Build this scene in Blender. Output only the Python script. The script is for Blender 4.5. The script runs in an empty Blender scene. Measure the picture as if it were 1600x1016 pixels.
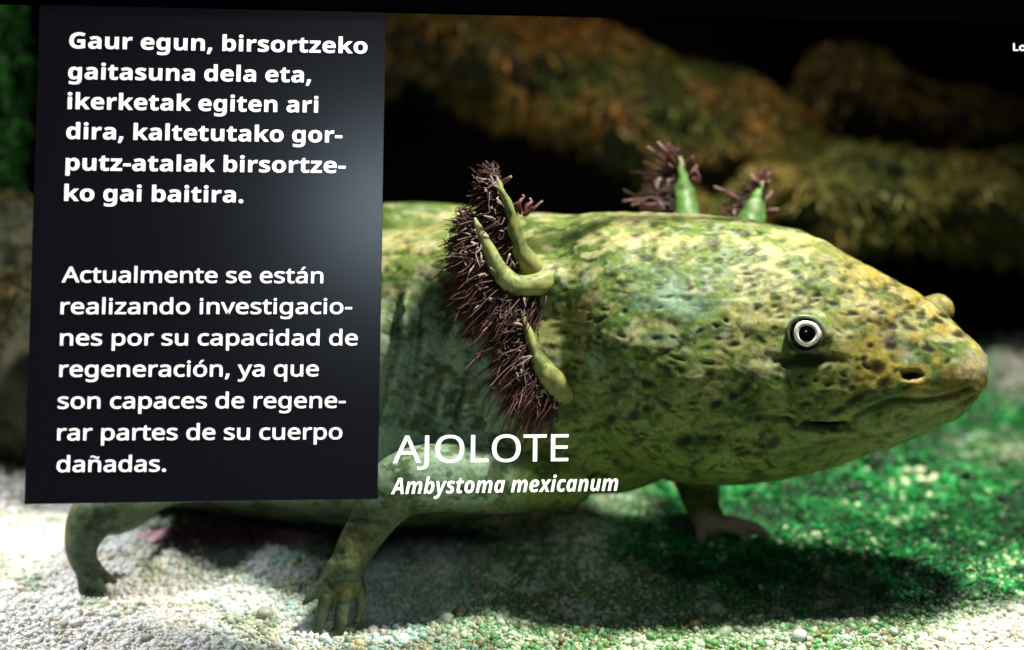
import bpy, math, json
import numpy as np
from mathutils import Vector, Matrix

# ------------------------------------------------------------------ scale and camera
S = 0.0005            # metres per design unit
D = 2600.0            # camera distance to the display plane, design units
scene = bpy.context.scene
COL = scene.collection

def at(x, y, d=0.0):
    """design coordinates (across, down, depth behind the display) -> world metres"""
    x = np.asarray(x, float); y = np.asarray(y, float); d = np.asarray(d, float)
    k = (D + d) / D
    return np.stack(np.broadcast_arrays((x - 800) * k * S, d * S, (508 - y) * k * S), -1)

cd = bpy.data.cameras.new('camera')
cam = bpy.data.objects.new('camera', cd); COL.objects.link(cam)
cam.location = (0, -D * S, 0); cam.rotation_euler = (math.pi / 2, 0, 0)
cd.sensor_width = 36.0; cd.lens = 36.0 * D / 1600.0
cd.clip_start = 0.01; cd.clip_end = 50
cd.dof.use_dof = True; cd.dof.focus_distance = (D + 60) * S; cd.dof.aperture_fstop = 1.9
scene.camera = cam

world = bpy.data.worlds.new('World'); scene.world = world; world.use_nodes = True
bg = world.node_tree.nodes['Background']
bg.inputs[0].default_value = (0.35, 0.30, 0.42, 1); bg.inputs[1].default_value = 0.012

scene.view_settings.view_transform = 'Standard'
try: scene.view_settings.look = 'None'
except Exception: pass
scene.view_settings.exposure = 0.0; scene.view_settings.gamma = 1.0
scene.view_settings.use_curve_mapping = False
scene.cycles.use_denoising = True
scene.cycles.max_bounces = 6; scene.cycles.diffuse_bounces = 1

def lamp(name, kind, pos, target, power, color, **kw):
    l = bpy.data.lights.new(name, kind); l.energy = power; l.color = color
    for k, v in kw.items(): setattr(l, k, v)
    o = bpy.data.objects.new(name, l); COL.objects.link(o)
    p = Vector(pos); t = Vector(target)
    o.location = p; o.rotation_euler = (t - p).to_track_quat('-Z', 'Y').to_euler()
    return o

# tank lamp over the animal, unseen fill spots added to brighten single areas, and the room lamp mirrored in the panel
lamp('tank_lamp', 'SPOT', (0.46, -0.16, 1.12), (0.12, 0.16, -0.1), 170, (1.0, 0.96, 0.82), spot_size=math.radians(68), spot_blend=0.8, shadow_soft_size=0.07)
lamp('gravel_fill', 'SPOT', (-0.80, 0.02, 1.0), (-0.52, 0.07, -0.26), 130, (0.95, 0.98, 1.0), spot_size=math.radians(32), spot_blend=1.0, shadow_soft_size=0.06)  # added unseen fill, brightens the near left gravel
lamp('rear_fill', 'SPOT', (0.12, 0.56, 1.2), (0.16, 0.80, 0.16), 18, (1.0, 0.86, 0.60), spot_size=math.radians(58), spot_blend=0.8, shadow_soft_size=0.08)  # warm fill added over the rocks, no visible source
lamp('weed_fill', 'SPOT', (-0.75, 0.2, 0.75), (-0.48, 0.55, 0.12), 12, (0.9, 1.0, 0.85), spot_size=math.radians(40), spot_blend=1.0, shadow_soft_size=0.06)  # made-up spot that lifts the weed and left rock
lamp('front_fill', 'SPOT', (0.30, -0.95, 0.30), (-0.01, 0.10, 0.0), 4, (0.84, 1.0, 0.78), spot_size=math.radians(36), spot_blend=0.9, shadow_soft_size=0.12)  # soft fill added from the viewer's side
lamp('corner_fill', 'SPOT', (0.78, -0.05, 0.95), (0.40, -0.04, -0.27), 50, (1.0, 0.97, 0.95), spot_size=math.radians(22), spot_blend=1.0, shadow_soft_size=0.06)  # extra unseen spot for the dim right corner of the bed

# ------------------------------------------------------------------ helpers
def tag(o, label=None, cat=None, group=None, kind=None):
    for k, v in (('label', label), ('category', cat), ('group', group), ('kind', kind)):
        if v: o[k] = v
    return o

def empty(name, p):
    o = bpy.data.objects.new(name, None); COL.objects.link(o); o.location = Vector(p); o.empty_display_size = 0.02
    return o

def make_mesh(name, V, F, mat, parent=None, col=None, smooth=True):
    """one mesh object from numpy arrays; V world metres, F (n,3) or (n,4); col per-vertex rgb pigment"""
    V = np.ascontiguousarray(V, np.float32); F = np.ascontiguousarray(F, np.int32)
    me = bpy.data.meshes.new(name); n, k = F.shape
    me.vertices.add(len(V)); me.vertices.foreach_set('co', V.ravel())
    me.loops.add(n * k); me.loops.foreach_set('vertex_index', F.ravel())
    me.polygons.add(n); me.polygons.foreach_set('loop_start', np.arange(n, dtype=np.int32) * k)
    me.update(calc_edges=True)
    me.polygons.foreach_set('use_smooth', np.full(n, smooth, dtype=bool))
    if col is not None:
        a = me.attributes.new('pigment', 'FLOAT_COLOR', 'POINT')
        a.data.foreach_set('color', np.concatenate([col, np.ones((len(V), 1))], 1).astype(np.float32).ravel())
    me.materials.append(mat); me.validate()
    o = bpy.data.objects.new(name, me); COL.objects.link(o)
    if parent is not None:
        o.parent = parent; o.matrix_parent_inverse = Matrix.Translation(parent.location).inverted()
    return o

def hash3(i, j, k, seed):
    h = (i.astype(np.int64) * 374761393 + j.astype(np.int64) * 668265263 + k.astype(np.int64) * 2147483647 + seed * 1274126177) & 0xffffffff
    h = ((h ^ (h >> 13)) * 1274126177) & 0xffffffff
    h = ((h ^ (h >> 16)) * 2246822519) & 0xffffffff
    return ((h ^ (h >> 15)) & 0xffffff) / float(0xffffff)

def vnoise(P, scale, seed=0):
    Q = np.asarray(P, float) / scale + 1000.0
    I = np.floor(Q).astype(np.int64); f = Q - I; f = f * f * (3 - 2 * f); r = 0
    for a in (0, 1):
        for b in (0, 1):
            for c in (0, 1):
                w = (f[:, 0] if a else 1 - f[:, 0]) * (f[:, 1] if b else 1 - f[:, 1]) * (f[:, 2] if c else 1 - f[:, 2])
                r = r + w * hash3(I[:, 0] + a, I[:, 1] + b, I[:, 2] + c, seed)
    return r * 2 - 1

def fbm(P, scale, seed=0, octv=4):
    r = 0; a = 1.0; t = 0
    for o in range(octv):
        r = r + a * vnoise(P, scale, seed + o * 17); t += a; a *= 0.5; scale *= 0.5
    return r / t

def sstep(a, b, x):
    t = np.clip((x - a) / (b - a), 0, 1); return t * t * (3 - 2 * t)

def hermite(tab, n):
    """smooth resample of a station table by its first column"""
    T = np.array(tab, float); x = T[:, 0]
    m = np.gradient(T, x, axis=0)
    q = np.linspace(0, len(x) - 1, n); i = np.minimum(q.astype(int), len(x) - 2)
    X = x[i] + (q - i) * (x[i + 1] - x[i]); h = (x[i + 1] - x[i])[:, None]; t = ((X - x[i]) / (x[i + 1] - x[i]))[:, None]
    return (2*t**3-3*t**2+1)*T[i] + (t**3-2*t**2+t)*h*m[i] + (-2*t**3+3*t**2)*T[i+1] + (t**3-t**2)*h*m[i+1]

def spline(pts, n):
    T = np.array(pts, float)
    return hermite(np.column_stack([np.arange(len(T)), T]), n)[:, 1:]

def grid_faces(nu, nv, closed_v=True, off=0):
    u = np.arange(nu - 1)[:, None]; v = np.arange(nv if closed_v else nv - 1)[None, :]; w = (v + 1) % nv
    return np.stack([u*nv+v, u*nv+w, (u+1)*nv+w, (u+1)*nv+v], -1).reshape(-1, 4) + off

def loft(tab, n, nv=64, wide=0.55, pu=2.1, pl=2.1):
    """stations x, top, bottom, depth, near half-depth, far half-depth"""
    R = hermite(tab, n); a = np.linspace(0, 2*np.pi, nv, endpoint=False)
    ca, sa = np.cos(a), np.sin(a)
    V = []
    for x, t, b, dc, wn, wf in R:
        wn = max(wn, 1); wf = max(wf, 1)
        yc = t + wide * (b - t); p = np.where(sa > 0, pu, pl)
        cc = np.sign(ca)*np.abs(ca)**(2/p); ss = np.sign(sa)*np.abs(sa)**(2/p)
        V.append(np.stack([np.full(nv, x), yc - ss*np.where(sa > 0, yc - t, b - yc), dc - cc*np.where(cc > 0, wn, wf)], -1))
    V = np.concatenate(V); F = grid_faces(n, nv)
    i0, i1 = len(V), len(V) + 1
    V = np.vstack([V, V[:nv].mean(0), V[-nv:].mean(0)])
    k = np.arange(nv); k2 = (k + 1) % nv
    T = np.vstack([np.stack([k2, k, np.full(nv, i0)], -1), np.stack([(n-1)*nv+k, (n-1)*nv+k2, np.full(nv, i1)], -1)])
    return V, F, T

def tube(pts, n, nv=10, flat=1.0):
    """points x, y, d, r ; rounded ends"""
    R = spline(pts, n); P = R[:, :3]; r = np.maximum(R[:, 3], 0.3)
    t = np.gradient(P, axis=0); t /= np.linalg.norm(t, axis=1, keepdims=True) + 1e-9
    e0 = (P[0] - t[0]*r[0]*0.9); e1 = P[-1] + t[-1]*r[-1]*0.9
    P = np.vstack([e0, P[0] - t[0]*r[0]*0.55, P, P[-1] + t[-1]*r[-1]*0.55, e1]); r = np.concatenate([[r[0]*.12, r[0]*.75], r, [r[-1]*.75, r[-1]*.12]])
    t = np.vstack([t[0], t[0], t, t[-1], t[-1]])
    ref = np.tile([0.05, 0.1, 1.0], (len(P), 1)); b = np.cross(t, ref)
    bad = np.linalg.norm(b, axis=1) < 0.2
    b[bad] = np.cross(t[bad], [0, 1, 0.2]); b /= np.linalg.norm(b, axis=1, keepdims=True)
    c = np.cross(t, b)
    a = np.linspace(0, 2*np.pi, nv, endpoint=False)
    V = P[:, None] + r[:, None, None]*(np.cos(a)[None, :, None]*b[:, None] + flat*np.sin(a)[None, :, None]*c[:, None])
    m = len(P); V = V.reshape(-1, 3); F = grid_faces(m, nv)
    s = np.repeat(np.linspace(0, 1, m), nv)
    return V, F, s

class Pile:
    """gathers quads/tris of one object"""
    def __init__(s): s.V = []; s.F = []; s.C = []; s.n = 0
    def add(s, V, F, C=None):
        s.V.append(V); s.F.append(F + s.n); s.n += len(V)
        if C is not None: s.C.append(C)
    def get(s): return np.vstack(s.V), np.vstack(s.F), (np.vstack(s.C) if s.C else None)

# ------------------------------------------------------------------ materials
def principled(name, rough=0.5, color=None, pigment=False, spec=0.5, emit=None, estr=1.0):
    m = bpy.data.materials.new(name); m.use_nodes = True; nt = m.node_tree; b = nt.nodes['Principled BSDF']
    b.inputs['Roughness'].default_value = rough
    b.inputs['Specular IOR Level'].default_value = spec
    if color: b.inputs['Base Color'].default_value = (*color, 1)
    if pigment:
        a = nt.nodes.new('ShaderNodeAttribute'); a.attribute_name = 'pigment'
        nt.links.new(a.outputs['Color'], b.inputs['Base Color'])
    if emit:
        b.inputs['Emission Color'].default_value = (*emit, 1); b.inputs['Emission Strength'].default_value = estr
    return m

def vary(m, scale, amount, bump=0.0, bscale=None, bdist=0.001, detail=6):
    """object-space noise multiplied into the pigment, plus a bump"""
    nt = m.node_tree; b = nt.nodes['Principled BSDF']
    tc = nt.nodes.new('ShaderNodeTexCoord')
    n = nt.nodes.new('ShaderNodeTexNoise'); n.inputs['Scale'].default_value = scale; n.inputs['Detail'].default_value = detail
    nt.links.new(tc.outputs['Object'], n.inputs['Vector'])
    mr = nt.nodes.new('ShaderNodeMapRange'); mr.inputs['From Min'].default_value = 0.3; mr.inputs['From Max'].default_value = 0.7
    mr.inputs['To Min'].default_value = 1 - amount; mr.inputs['To Max'].default_value = 1 + amount
    nt.links.new(n.outputs['Fac'], mr.inputs['Value'])
    mx = nt.nodes.new('ShaderNodeMix'); mx.data_type = 'RGBA'; mx.blend_type = 'MULTIPLY'; mx.inputs[0].default_value = 1
    bc = b.inputs['Base Color']
    if bc.links: nt.links.new(bc.links[0].from_socket, mx.inputs[6])
    else: mx.inputs[6].default_value = bc.default_value
    cb = nt.nodes.new('ShaderNodeCombineColor')
    for k in range(3): nt.links.new(mr.outputs['Result'], cb.inputs[k])
    nt.links.new(cb.outputs[0], mx.inputs[7]); nt.links.new(mx.outputs[2], bc)
    if bump:
        n2 = nt.nodes.new('ShaderNodeTexNoise'); n2.inputs['Scale'].default_value = bscale or scale; n2.inputs['Detail'].default_value = 5
        nt.links.new(tc.outputs['Object'], n2.inputs['Vector'])
        bp = nt.nodes.new('ShaderNodeBump'); bp.inputs['Strength'].default_value = bump; bp.inputs['Distance'].default_value = bdist
        nt.links.new(n2.outputs['Fac'], bp.inputs['Height']); nt.links.new(bp.outputs['Normal'], b.inputs['Normal'])
    return m

M_skin = vary(principled('skin', 0.5, pigment=True, spec=0.2), 260, 0.28, 0.3, 420, 0.001)
_b = M_skin.node_tree.nodes['Principled BSDF']; _b.inputs['Subsurface Weight'].default_value = 0.12; _b.inputs['Subsurface Radius'].default_value = (1.0, 0.7, 0.3); _b.inputs['Subsurface Scale'].default_value = 0.0009
M_fila = vary(principled('filament', 0.5, pigment=True, spec=0.4), 300, 0.2)
M_stone = vary(principled('pebble', 0.45, pigment=True, spec=0.45), 500, 0.15)
M_sand = vary(principled('sand', 0.85, pigment=True, spec=0.2), 300, 0.3, 0.6, 500, 0.002)
M_algae = principled('algae', 0.6, pigment=True, spec=0.3)
M_rock = vary(principled('rock', 0.8, pigment=True, spec=0.25), 60, 0.4, 0.8, 90, 0.006)
M_moss = vary(principled('moss', 0.7, pigment=True, spec=0.2), 30, 0.3)
M_wall = vary(principled('back_wall', 0.95, (0.006, 0.005, 0.007), spec=0.05), 4, 0.4)
M_frame = principled('black_plastic', 1.0, (0.0008, 0.0007, 0.0009), spec=0.0)
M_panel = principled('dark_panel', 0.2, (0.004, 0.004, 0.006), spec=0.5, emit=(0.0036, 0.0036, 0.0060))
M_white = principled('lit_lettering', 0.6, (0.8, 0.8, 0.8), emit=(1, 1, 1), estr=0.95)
M_eyeball = principled('eyeball', 0.12, (0.012, 0.016, 0.014))
M_iris = vary(principled('iris', 0.3, (0.88, 0.89, 0.84)), 900, 0.12)
M_lid2 = vary(principled('eyelid', 0.35, pigment=True), 600, 0.4)
M_pupil = principled('pupil', 0.08, (0.002, 0.002, 0.002))
M_lid = principled('eye_skin', 0.3, (0.15, 0.105, 0.06))

# ------------------------------------------------------------------ the setting: gravel bed and dark back wall
def ground_y_world(x, d):
    """height of the bed, design units"""
    P = np.stack([x, np.zeros_like(x), d], -1)
    d1 = np.minimum(d, 1480 + 60*vnoise(P, 260, 12))
    return -551 + 0.347*d1 - 0.9*np.maximum(d - d1, 0) + 9*fbm(P, 160, 5, 3) + 14*vnoise(P, 420, 9) * sstep(500, 900, d)

def bed(x, d):
    """world metres of a bed point given real x (design units) and depth"""
    return np.stack([x*S, d*S, ground_y_world(x, d)*S], -1)

def px_of(x, d, z):
    k = (D + d)/D
    return 800 + x/k, 508 - z/k

def region_green(X, Y):
    """how much green algae grows there, by place on the bed"""
    n = 60*vnoise(np.stack([X, Y, 0*X], -1), 110, 31) + 25*vnoise(np.stack([X, Y, 0*X], -1), 38, 37)
    band = sstep(930, 1060, X + n) * (1 - sstep(900, 965, Y - 0.06*(X - 1300) + n*0.6 + 0*X))
    band *= 1 - 0.92*sstep(1475, 1580, X + n*0.5)*sstep(655, 575, Y)
    band *= 1 - 0.6*sstep(1430, 1540, X + n)*np.exp(-((Y - 690 - 0.2*(X - 1500))/26)**2)
    return band

gx, gd = np.meshgrid(np.linspace(-1500, 1700, 420), np.linspace(-500, 2300, 360), indexing='xy')
gx = gx.ravel(); gd = gd.ravel(); gz = ground_y_world(gx, gd) + 1.2*vnoise(np.stack([gx, gd, 0*gx], -1), 40, 88) + 0.6
X, Y = px_of(gx, gd, gz)
g = region_green(X, Y)[:, None]
md = sstep(520, 860, X + 70*vnoise(np.stack([X, Y, 0*X], -1), 90, 77))[:, None]
csand = (1-g)*((1-md)*np.array([0.66, 0.66, 0.56]) + md*np.array([0.36, 0.42, 0.25])) + g*np.array([0.012, 0.11, 0.022])
tag(make_mesh('gravel_bed', np.stack([gx*S, gd*S, gz*S], -1), grid_faces(360, 420, False), M_sand, col=csand),
    'sandy bed rising gently under the pebbles and the animal', kind='structure')

wx, wz = np.meshgrid(np.linspace(-2600, 2600, 40), np.linspace(-700, 2000, 24), indexing='xy')
wd = 2300 + 30*vnoise(np.stack([wx.ravel(), wz.ravel(), 0*wx.ravel()], -1), 500, 3)
tag(make_mesh('back_wall', np.stack([wx.ravel()*S, wd*S, wz.ravel()*S], -1), grid_faces(24, 40, False), M_wall),
    'black unlit back wall behind the mossy rocks', 'wall', kind='structure')

def ico():
    t = (1 + 5**.5)/2
    v = [(-1,t,0),(1,t,0),(-1,-t,0),(1,-t,0),(0,-1,t),(0,1,t),(0,-1,-t),(0,1,-t),(t,0,-1),(t,0,1),(-t,0,-1),(-t,0,1)]
    f = [(0,11,5),(0,5,1),(0,1,7),(0,7,10),(0,10,11),(1,5,9),(5,11,4),(11,10,2),(10,7,6),(7,1,8),(3,9,4),(3,4,2),(3,2,6),(3,6,8),(3,8,9),(4,9,5),(2,4,11),(6,2,10),(8,6,7),(9,8,1)]
    v = [np.array(p, float)/np.linalg.norm(p) for p in v]; mid = {}; F = []
    def m(a, b):
        k = (min(a, b), max(a, b))
        if k not in mid:
            p = v[a] + v[b]; v.append(p/np.linalg.norm(p)); mid[k] = len(v) - 1
        return mid[k]
    for a, b, c in f:
        ab, bc, ca = m(a, b), m(b, c), m(c, a); F += [(a, ab, ca), (b, bc, ab), (c, ca, bc), (ab, bc, ca)]
    return np.array(v), np.array(F)
ICO_FULL = ico()
ICO_FINE = (ICO_FULL[0][:12], np.array([(0,11,5),(0,5,1),(0,1,7),(0,7,10),(0,10,11),(1,5,9),(5,11,4),(11,10,2),(10,7,6),(7,1,8),(3,9,4),(3,4,2),(3,2,6),(3,6,8),(3,8,9),(4,9,5),(2,4,11),(6,2,10),(8,6,7),(9,8,1)]))
rng = np.random.default_rng(7)

def rand_rot(n):
    q = rng.normal(size=(n, 4)); q /= np.linalg.norm(q, axis=1, keepdims=True); w, x, y, z = q.T
    return np.stack([1-2*(y*y+z*z), 2*(x*y-z*w), 2*(x*z+y*w), 2*(x*y+z*w), 1-2*(x*x+z*z), 2*(y*z-x*w), 2*(x*z-y*w), 2*(y*z+x*w), 1-2*(x*x+y*y)], -1).reshape(n, 3, 3)

def pebbles(n, d0, d1, r0, r1, x0, x1, fine=False):
    ICO_V, ICO_F = (ICO_FINE if fine else ICO_FULL)
    d = rng.uniform(d0, d1, n); x = rng.uniform(x0, x1, n)*(1 + d/D*0.6)
    z = ground_y_world(x, d); r = r0 + (r1 - r0)*rng.random(n)**2.2
    big = rng.random(n) < 0.02; r = np.where(big, r*1.7, r)
    z = z + r*rng.uniform(-0.3, 0.75, n)
    X, Y = px_of(x, d, z); g = region_green(X, Y)
    tone = np.clip(0.5 + 0.62*fbm(np.stack([X, Y*1.8, 0*X], -1), 46, 203, 3)*1.5 + rng.normal(0, 0.2, n), 0, 0.999)
    pale = np.where((tone < .35)[:, None], [0.72, 0.80, 0.74], np.where((tone < .62)[:, None], [0.40, 0.64, 0.58], np.where((tone < .85)[:, None], [0.60, 0.56, 0.34], [0.22, 0.30, 0.22])))
    white = np.where((tone < .7)[:, None], [0.80, 0.78, 0.72], np.where((tone < .88)[:, None], [0.74, 0.64, 0.54], [0.42, 0.48, 0.36]))
    mixr = np.where((tone < .26)[:, None], [0.62, 0.74, 0.54], np.where((tone < .58)[:, None], [0.15, 0.40, 0.15], np.where((tone < .78)[:, None], [0.20, 0.20, 0.07], [0.50, 0.62, 0.52])))
    gq = 0.5*vnoise(np.stack([X, Y*2.2, 0*X], -1), 70, 61) + 0.5*vnoise(np.stack([X, Y*2.2, 0*X], -1), 28, 62)
    tone = rng.random(n)
    green = np.where((tone < .015 + 0.20*sstep(0.12, 0.5, gq))[:, None], [0.50, 0.62, 0.36], np.where((tone < .5 + 0.4*gq)[:, None], [0.006, 0.21, 0.042], np.where((tone < .9)[:, None], [0.006, 0.05, 0.014], [0.05, 0.28, 0.07])))
    nn = 70*vnoise(np.stack([X, Y, 0*X], -1), 90, 77)
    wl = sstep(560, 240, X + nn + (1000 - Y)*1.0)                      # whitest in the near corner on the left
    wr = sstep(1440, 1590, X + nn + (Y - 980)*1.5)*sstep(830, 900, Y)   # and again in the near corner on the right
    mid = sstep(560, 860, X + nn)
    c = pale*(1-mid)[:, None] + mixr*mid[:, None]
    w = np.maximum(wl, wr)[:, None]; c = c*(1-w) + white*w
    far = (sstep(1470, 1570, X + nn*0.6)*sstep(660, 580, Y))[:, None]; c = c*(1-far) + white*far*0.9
    green = green*(0.45 + 0.9*sstep(-0.45, 0.35, gq + 0.3*vnoise(np.stack([X, Y*2.5, 0*X], -1), 150, 64)))[:, None]
    c = c*(1-g[:, None]) + green*g[:, None]
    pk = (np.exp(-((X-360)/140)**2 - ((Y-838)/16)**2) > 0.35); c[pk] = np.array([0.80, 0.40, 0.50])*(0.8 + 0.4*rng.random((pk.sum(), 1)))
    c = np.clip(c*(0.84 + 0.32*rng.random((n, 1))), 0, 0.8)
    sc = r[:, None]*(1 + rng.uniform(-0.35, 0.35, (n, 3)))
    R = rand_rot(n)
    lump = 1 + 0.14*rng.normal(size=(n, len(ICO_V), 1)).clip(-1.2, 1.2)
    V = np.einsum('nij,nvj->nvi', R, ICO_V[None]*lump*sc[:, None]) + np.stack([x, d, z], -1)[:, None]
    F = (ICO_F[None] + (np.arange(n)*len(ICO_V))[:, None, None]).reshape(-1, 3)
    return V.reshape(-1, 3)*S, F, np.repeat(c, len(ICO_V), 0)

pl = Pile()
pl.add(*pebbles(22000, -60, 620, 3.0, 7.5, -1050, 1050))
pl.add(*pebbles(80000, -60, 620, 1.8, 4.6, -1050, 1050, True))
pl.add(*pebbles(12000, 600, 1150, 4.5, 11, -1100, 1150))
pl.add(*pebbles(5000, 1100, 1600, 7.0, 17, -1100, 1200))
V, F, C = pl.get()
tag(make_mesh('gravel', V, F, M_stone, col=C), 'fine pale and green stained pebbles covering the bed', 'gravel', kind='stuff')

# green algae fuzz: short curled blades in tufts over the right of the bed
def blades(base, direc, length, width, col, droop, tipcol=1.6, nseg=3):
    n = len(base); side = np.cross(direc, rng.normal(size=(n, 3))); side /= np.linalg.norm(side, axis=1, keepdims=True) + 1e-9
    V = []; C = []
    for i in range(nseg + 1):
        t = i/nseg; p = base + direc*(length*t)[:, None] + droop*(length*t*t)[:, None]
        w = (width*(1 - 0.85*t))[:, None]
        V += [p - side*w, p + side*w]; c = col*(1 + (tipcol - 1)*t); C += [c, c]
    V = np.stack(V, 1); C = np.stack(C, 1); k = 2*(nseg + 1)
    q = np.array([[2*i, 2*i+1, 2*i+3, 2*i+2] for i in range(nseg)])
    F = (q[None] + (np.arange(n)*k)[:, None, None]).reshape(-1, 4)
    return V.reshape(-1, 3), F, C.reshape(-1, 3)

n = 60000
d = rng.uniform(300, 1500, n); x = rng.uniform(150, 1250, n)*(1 + d/D*0.5)
z = ground_y_world(x, d); X, Y = px_of(x, d, z)
pt = vnoise(np.stack([x, d, 0*x], -1), 70, 55)
keep = (region_green(X, Y) > 0.45) & (pt > -0.15 + 0.4*rng.random(n) - 0.2)
x, d, z, pt = x[keep], d[keep], z[keep], pt[keep]; n = len(x)
dr = np.stack([rng.normal(0, .7, n), rng.normal(0, .7, n), 0.6 + 0.5*rng.random(n)], -1); dr /= np.linalg.norm(dr, axis=1, keepdims=True)
c = np.where((rng.random(n) < .75)[:, None], [0.005, 0.13, 0.026], [0.02, 0.25, 0.05])*np.clip(0.75 + 0.9*pt, 0.3, 1.6)[:, None]*(0.7 + 0.6*rng.random((n, 1)))
V, F, C = blades(np.stack([x, d, z - 2], -1), dr, 16 + 24*rng.random(n), 1.0 + 1.8*rng.random(n), c, np.array([0.2, 0, -0.5]))
tag(make_mesh('algae_growth', V*S, F, M_algae, col=C), 'bright green algae fuzz growing over the gravel', 'algae', kind='stuff')

# ------------------------------------------------------------------ the axolotl
axo = empty('axolotl', at(760, 845, 330))
tag(axo, 'olive green speckled axolotl with feathery maroon gills standing on the gravel', 'axolotl')

def caps(*balls):
    """ellipsoid x, y, d, rx, ry, rd"""
    out = []
    for x, y, d, rx, ry, rd in balls:
        a = np.linspace(0, np.pi, 26)[1:-1]; b = np.linspace(0, 2*np.pi, 40, endpoint=False)
        V = np.stack([x + rx*np.outer(np.cos(a), np.ones(40)), y + ry*np.outer(np.sin(a), np.cos(b)), d + rd*np.outer(np.sin(a), np.sin(b))], -1).reshape(-1, 3)
        F = grid_faces(24, 40); n = len(V); V = np.vstack([V, [x + rx, y, d], [x - rx, y, d]]); k = np.arange(40); k2 = (k+1) % 40
        T = np.vstack([np.stack([k2, k, np.full(40, n)], -1), np.stack([23*40+k, 23*40+k2, np.full(40, n+1)], -1)])
        out.append((V, F, T))
    return out

HEAD = [(836,440,535,345,80,88),(852,385,600,338,140,104.5),(880,350,650,328,186,123.8),(910,336,684,318,216,135.3),(940,330,702,310,232,140.2),(1000,331,735,300,238,137.5),
        (1060,334,753,290,234,132),(1120,338,758,280,224,126.5),(1180,345,757,268,208,121),(1240,357,747,255,188,110),(1300,382,732,240,167,99),(1360,415,712,225,147,88),
        (1420,449,690,210,126,77),(1470,483,668,198,104,64.9),(1510,520,645,186,82,49.5),(1533,541,621,180,52,30.8),(1543,558,601,176,22,13.2)]
TRUNK = [(86,480,660,600,50,50),(130,405,735,605,95,95),(200,362,778,600,120,120),(300,350,800,560,125,125),(450,352,815,470,170,160),(600,357,824,405,226,139.5),
         (700,345,818,395,236,139.5),(800,334,800,382,244,133.3),(860,331,786,376,238,127.1),(900,334,775,370,226,120.9),(1000,380,764,360,168,105.4),(1070,440,715,350,118,74.4),(1110,520,640,345,40,24.8)]
pieces = [loft(HEAD, 150, 96, 0.56, 2.15, 2.15), loft(TRUNK, 130, 80, 0.5, 2.2, 2.2)]
pieces += caps((640,372,520,190,56,90), (1262,523,96,46,40,40), (1461,484,228,29,27,38), (845,560,185,48,75,60), (850,445,180,55,45,60), (1130,690,150,110,52,60), (760,590,215,80,150,60))
def limb(pts, n=40, nv=24, flat=1.0):
    V, F, s = tube(pts, n, nv, flat); m = len(V)//nv
    k = np.arange(nv); k2 = (k+1) % nv; i0 = len(V)
    V = np.vstack([V, V[:nv].mean(0), V[-nv:].mean(0)])
    T = np.vstack([np.stack([k2, k, np.full(nv, i0)], -1), np.stack([(m-1)*nv+k, (m-1)*nv+k2, np.full(nv, i0+1)], -1)])
    pieces.append((V, F, T))
# near front leg, its hand with four toes
limb([(890,750,250,44),(790,752,180,52),(690,746,142,54),(624,760,136,50),(582,812,138,36),(556,856,138,31),(540,892,131,28),(534,912,127,23)], 60)
limb([(526,890,128,20),(504,914,121,11),(486,932,116,8),(474,944,113,4)], 20)
limb([(524,905,128,17),(508,945,120,12),(498,978,114,10),(492,1004,110,5)], 24)
limb([(537,908,126,17),(535,950,118,12),(530,982,112,10),(525,1010,108,5)], 24)
limb([(550,895,132,17),(562,925,128,11),(564,948,122,9),(558,970,118,5)], 20)
# far front leg
limb([(1085,720,470,46),(1092,765,468,34),(1100,795,462,27),(1110,818,455,25)], 30)
limb([(1104,814,452,17),(1097,830,447,12),(1094,848,441,7)], 16)
limb([(1112,818,452,16),(1140,822,446,13),(1160,833,440,10),(1169,852,436,6)], 18)
limb([(1120,818,455,15),(1152,820,450,12),(1180,826,447,10),(1200,838,442,6)], 18)
# near hind leg and its toes
limb([(320,690,520,80),(230,740,320,62),(190,782,274,50),(148,806,262,40),(130,838,255,31),(128,868,250,24),(138,896,248,18)], 40)
limb([(134,888,248,16),(146,908,244,11),(164,924,240,6)], 14)
limb([(130,885,250,14),(130,908,247,10),(128,926,244,6)], 14)
limb([(142,882,250,15),(160,898,250,10),(180,908,249,6)], 14)
# tail sweeping back behind the trunk
limb([(210,560,610,120),(180,565,720,115),(190,575,820,90),(280,590,930,60),(420,610,1030,34),(560,630,1080,10)], 50, 30)

bv, bf, off = [], [], 0
for V, F, T in pieces:
    bv.append(V); bf += (F + off).tolist() + (T + off).tolist(); off += len(V)
tm = bpy.data.meshes.new('tmp'); tm.from_pydata(np.vstack(bv).tolist(), [], bf); tm.update()
to = bpy.data.objects.new('tmp', tm); COL.objects.link(to)
r = to.modifiers.new('r', 'REMESH'); r.mode = 'VOXEL'; r.voxel_size = 2.6; r.adaptivity = 0
sm = to.modifiers.new('s', 'SMOOTH'); sm.factor = 0.5; sm.iterations = 14
dg = bpy.context.evaluated_depsgraph_get(); em = bpy.data.meshes.new_from_object(to.evaluated_get(dg))
bpy.data.objects.remove(to)
n = len(em.vertices); P = np.empty(n*3, np.float32); em.vertices.foreach_get('co', P); P = P.reshape(-1, 3).astype(float)
N = np.empty(n*3, np.float32); em.vertex_normals.foreach_get('vector', N); N = N.reshape(-1, 3).astype(float)
nq = len(em.polygons); F = np.empty(len(em.loops), np.int32); em.loops.foreach_get('vertex_index', F); F = F.reshape(nq, 4)
bpy.data.meshes.remove(em)
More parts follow.
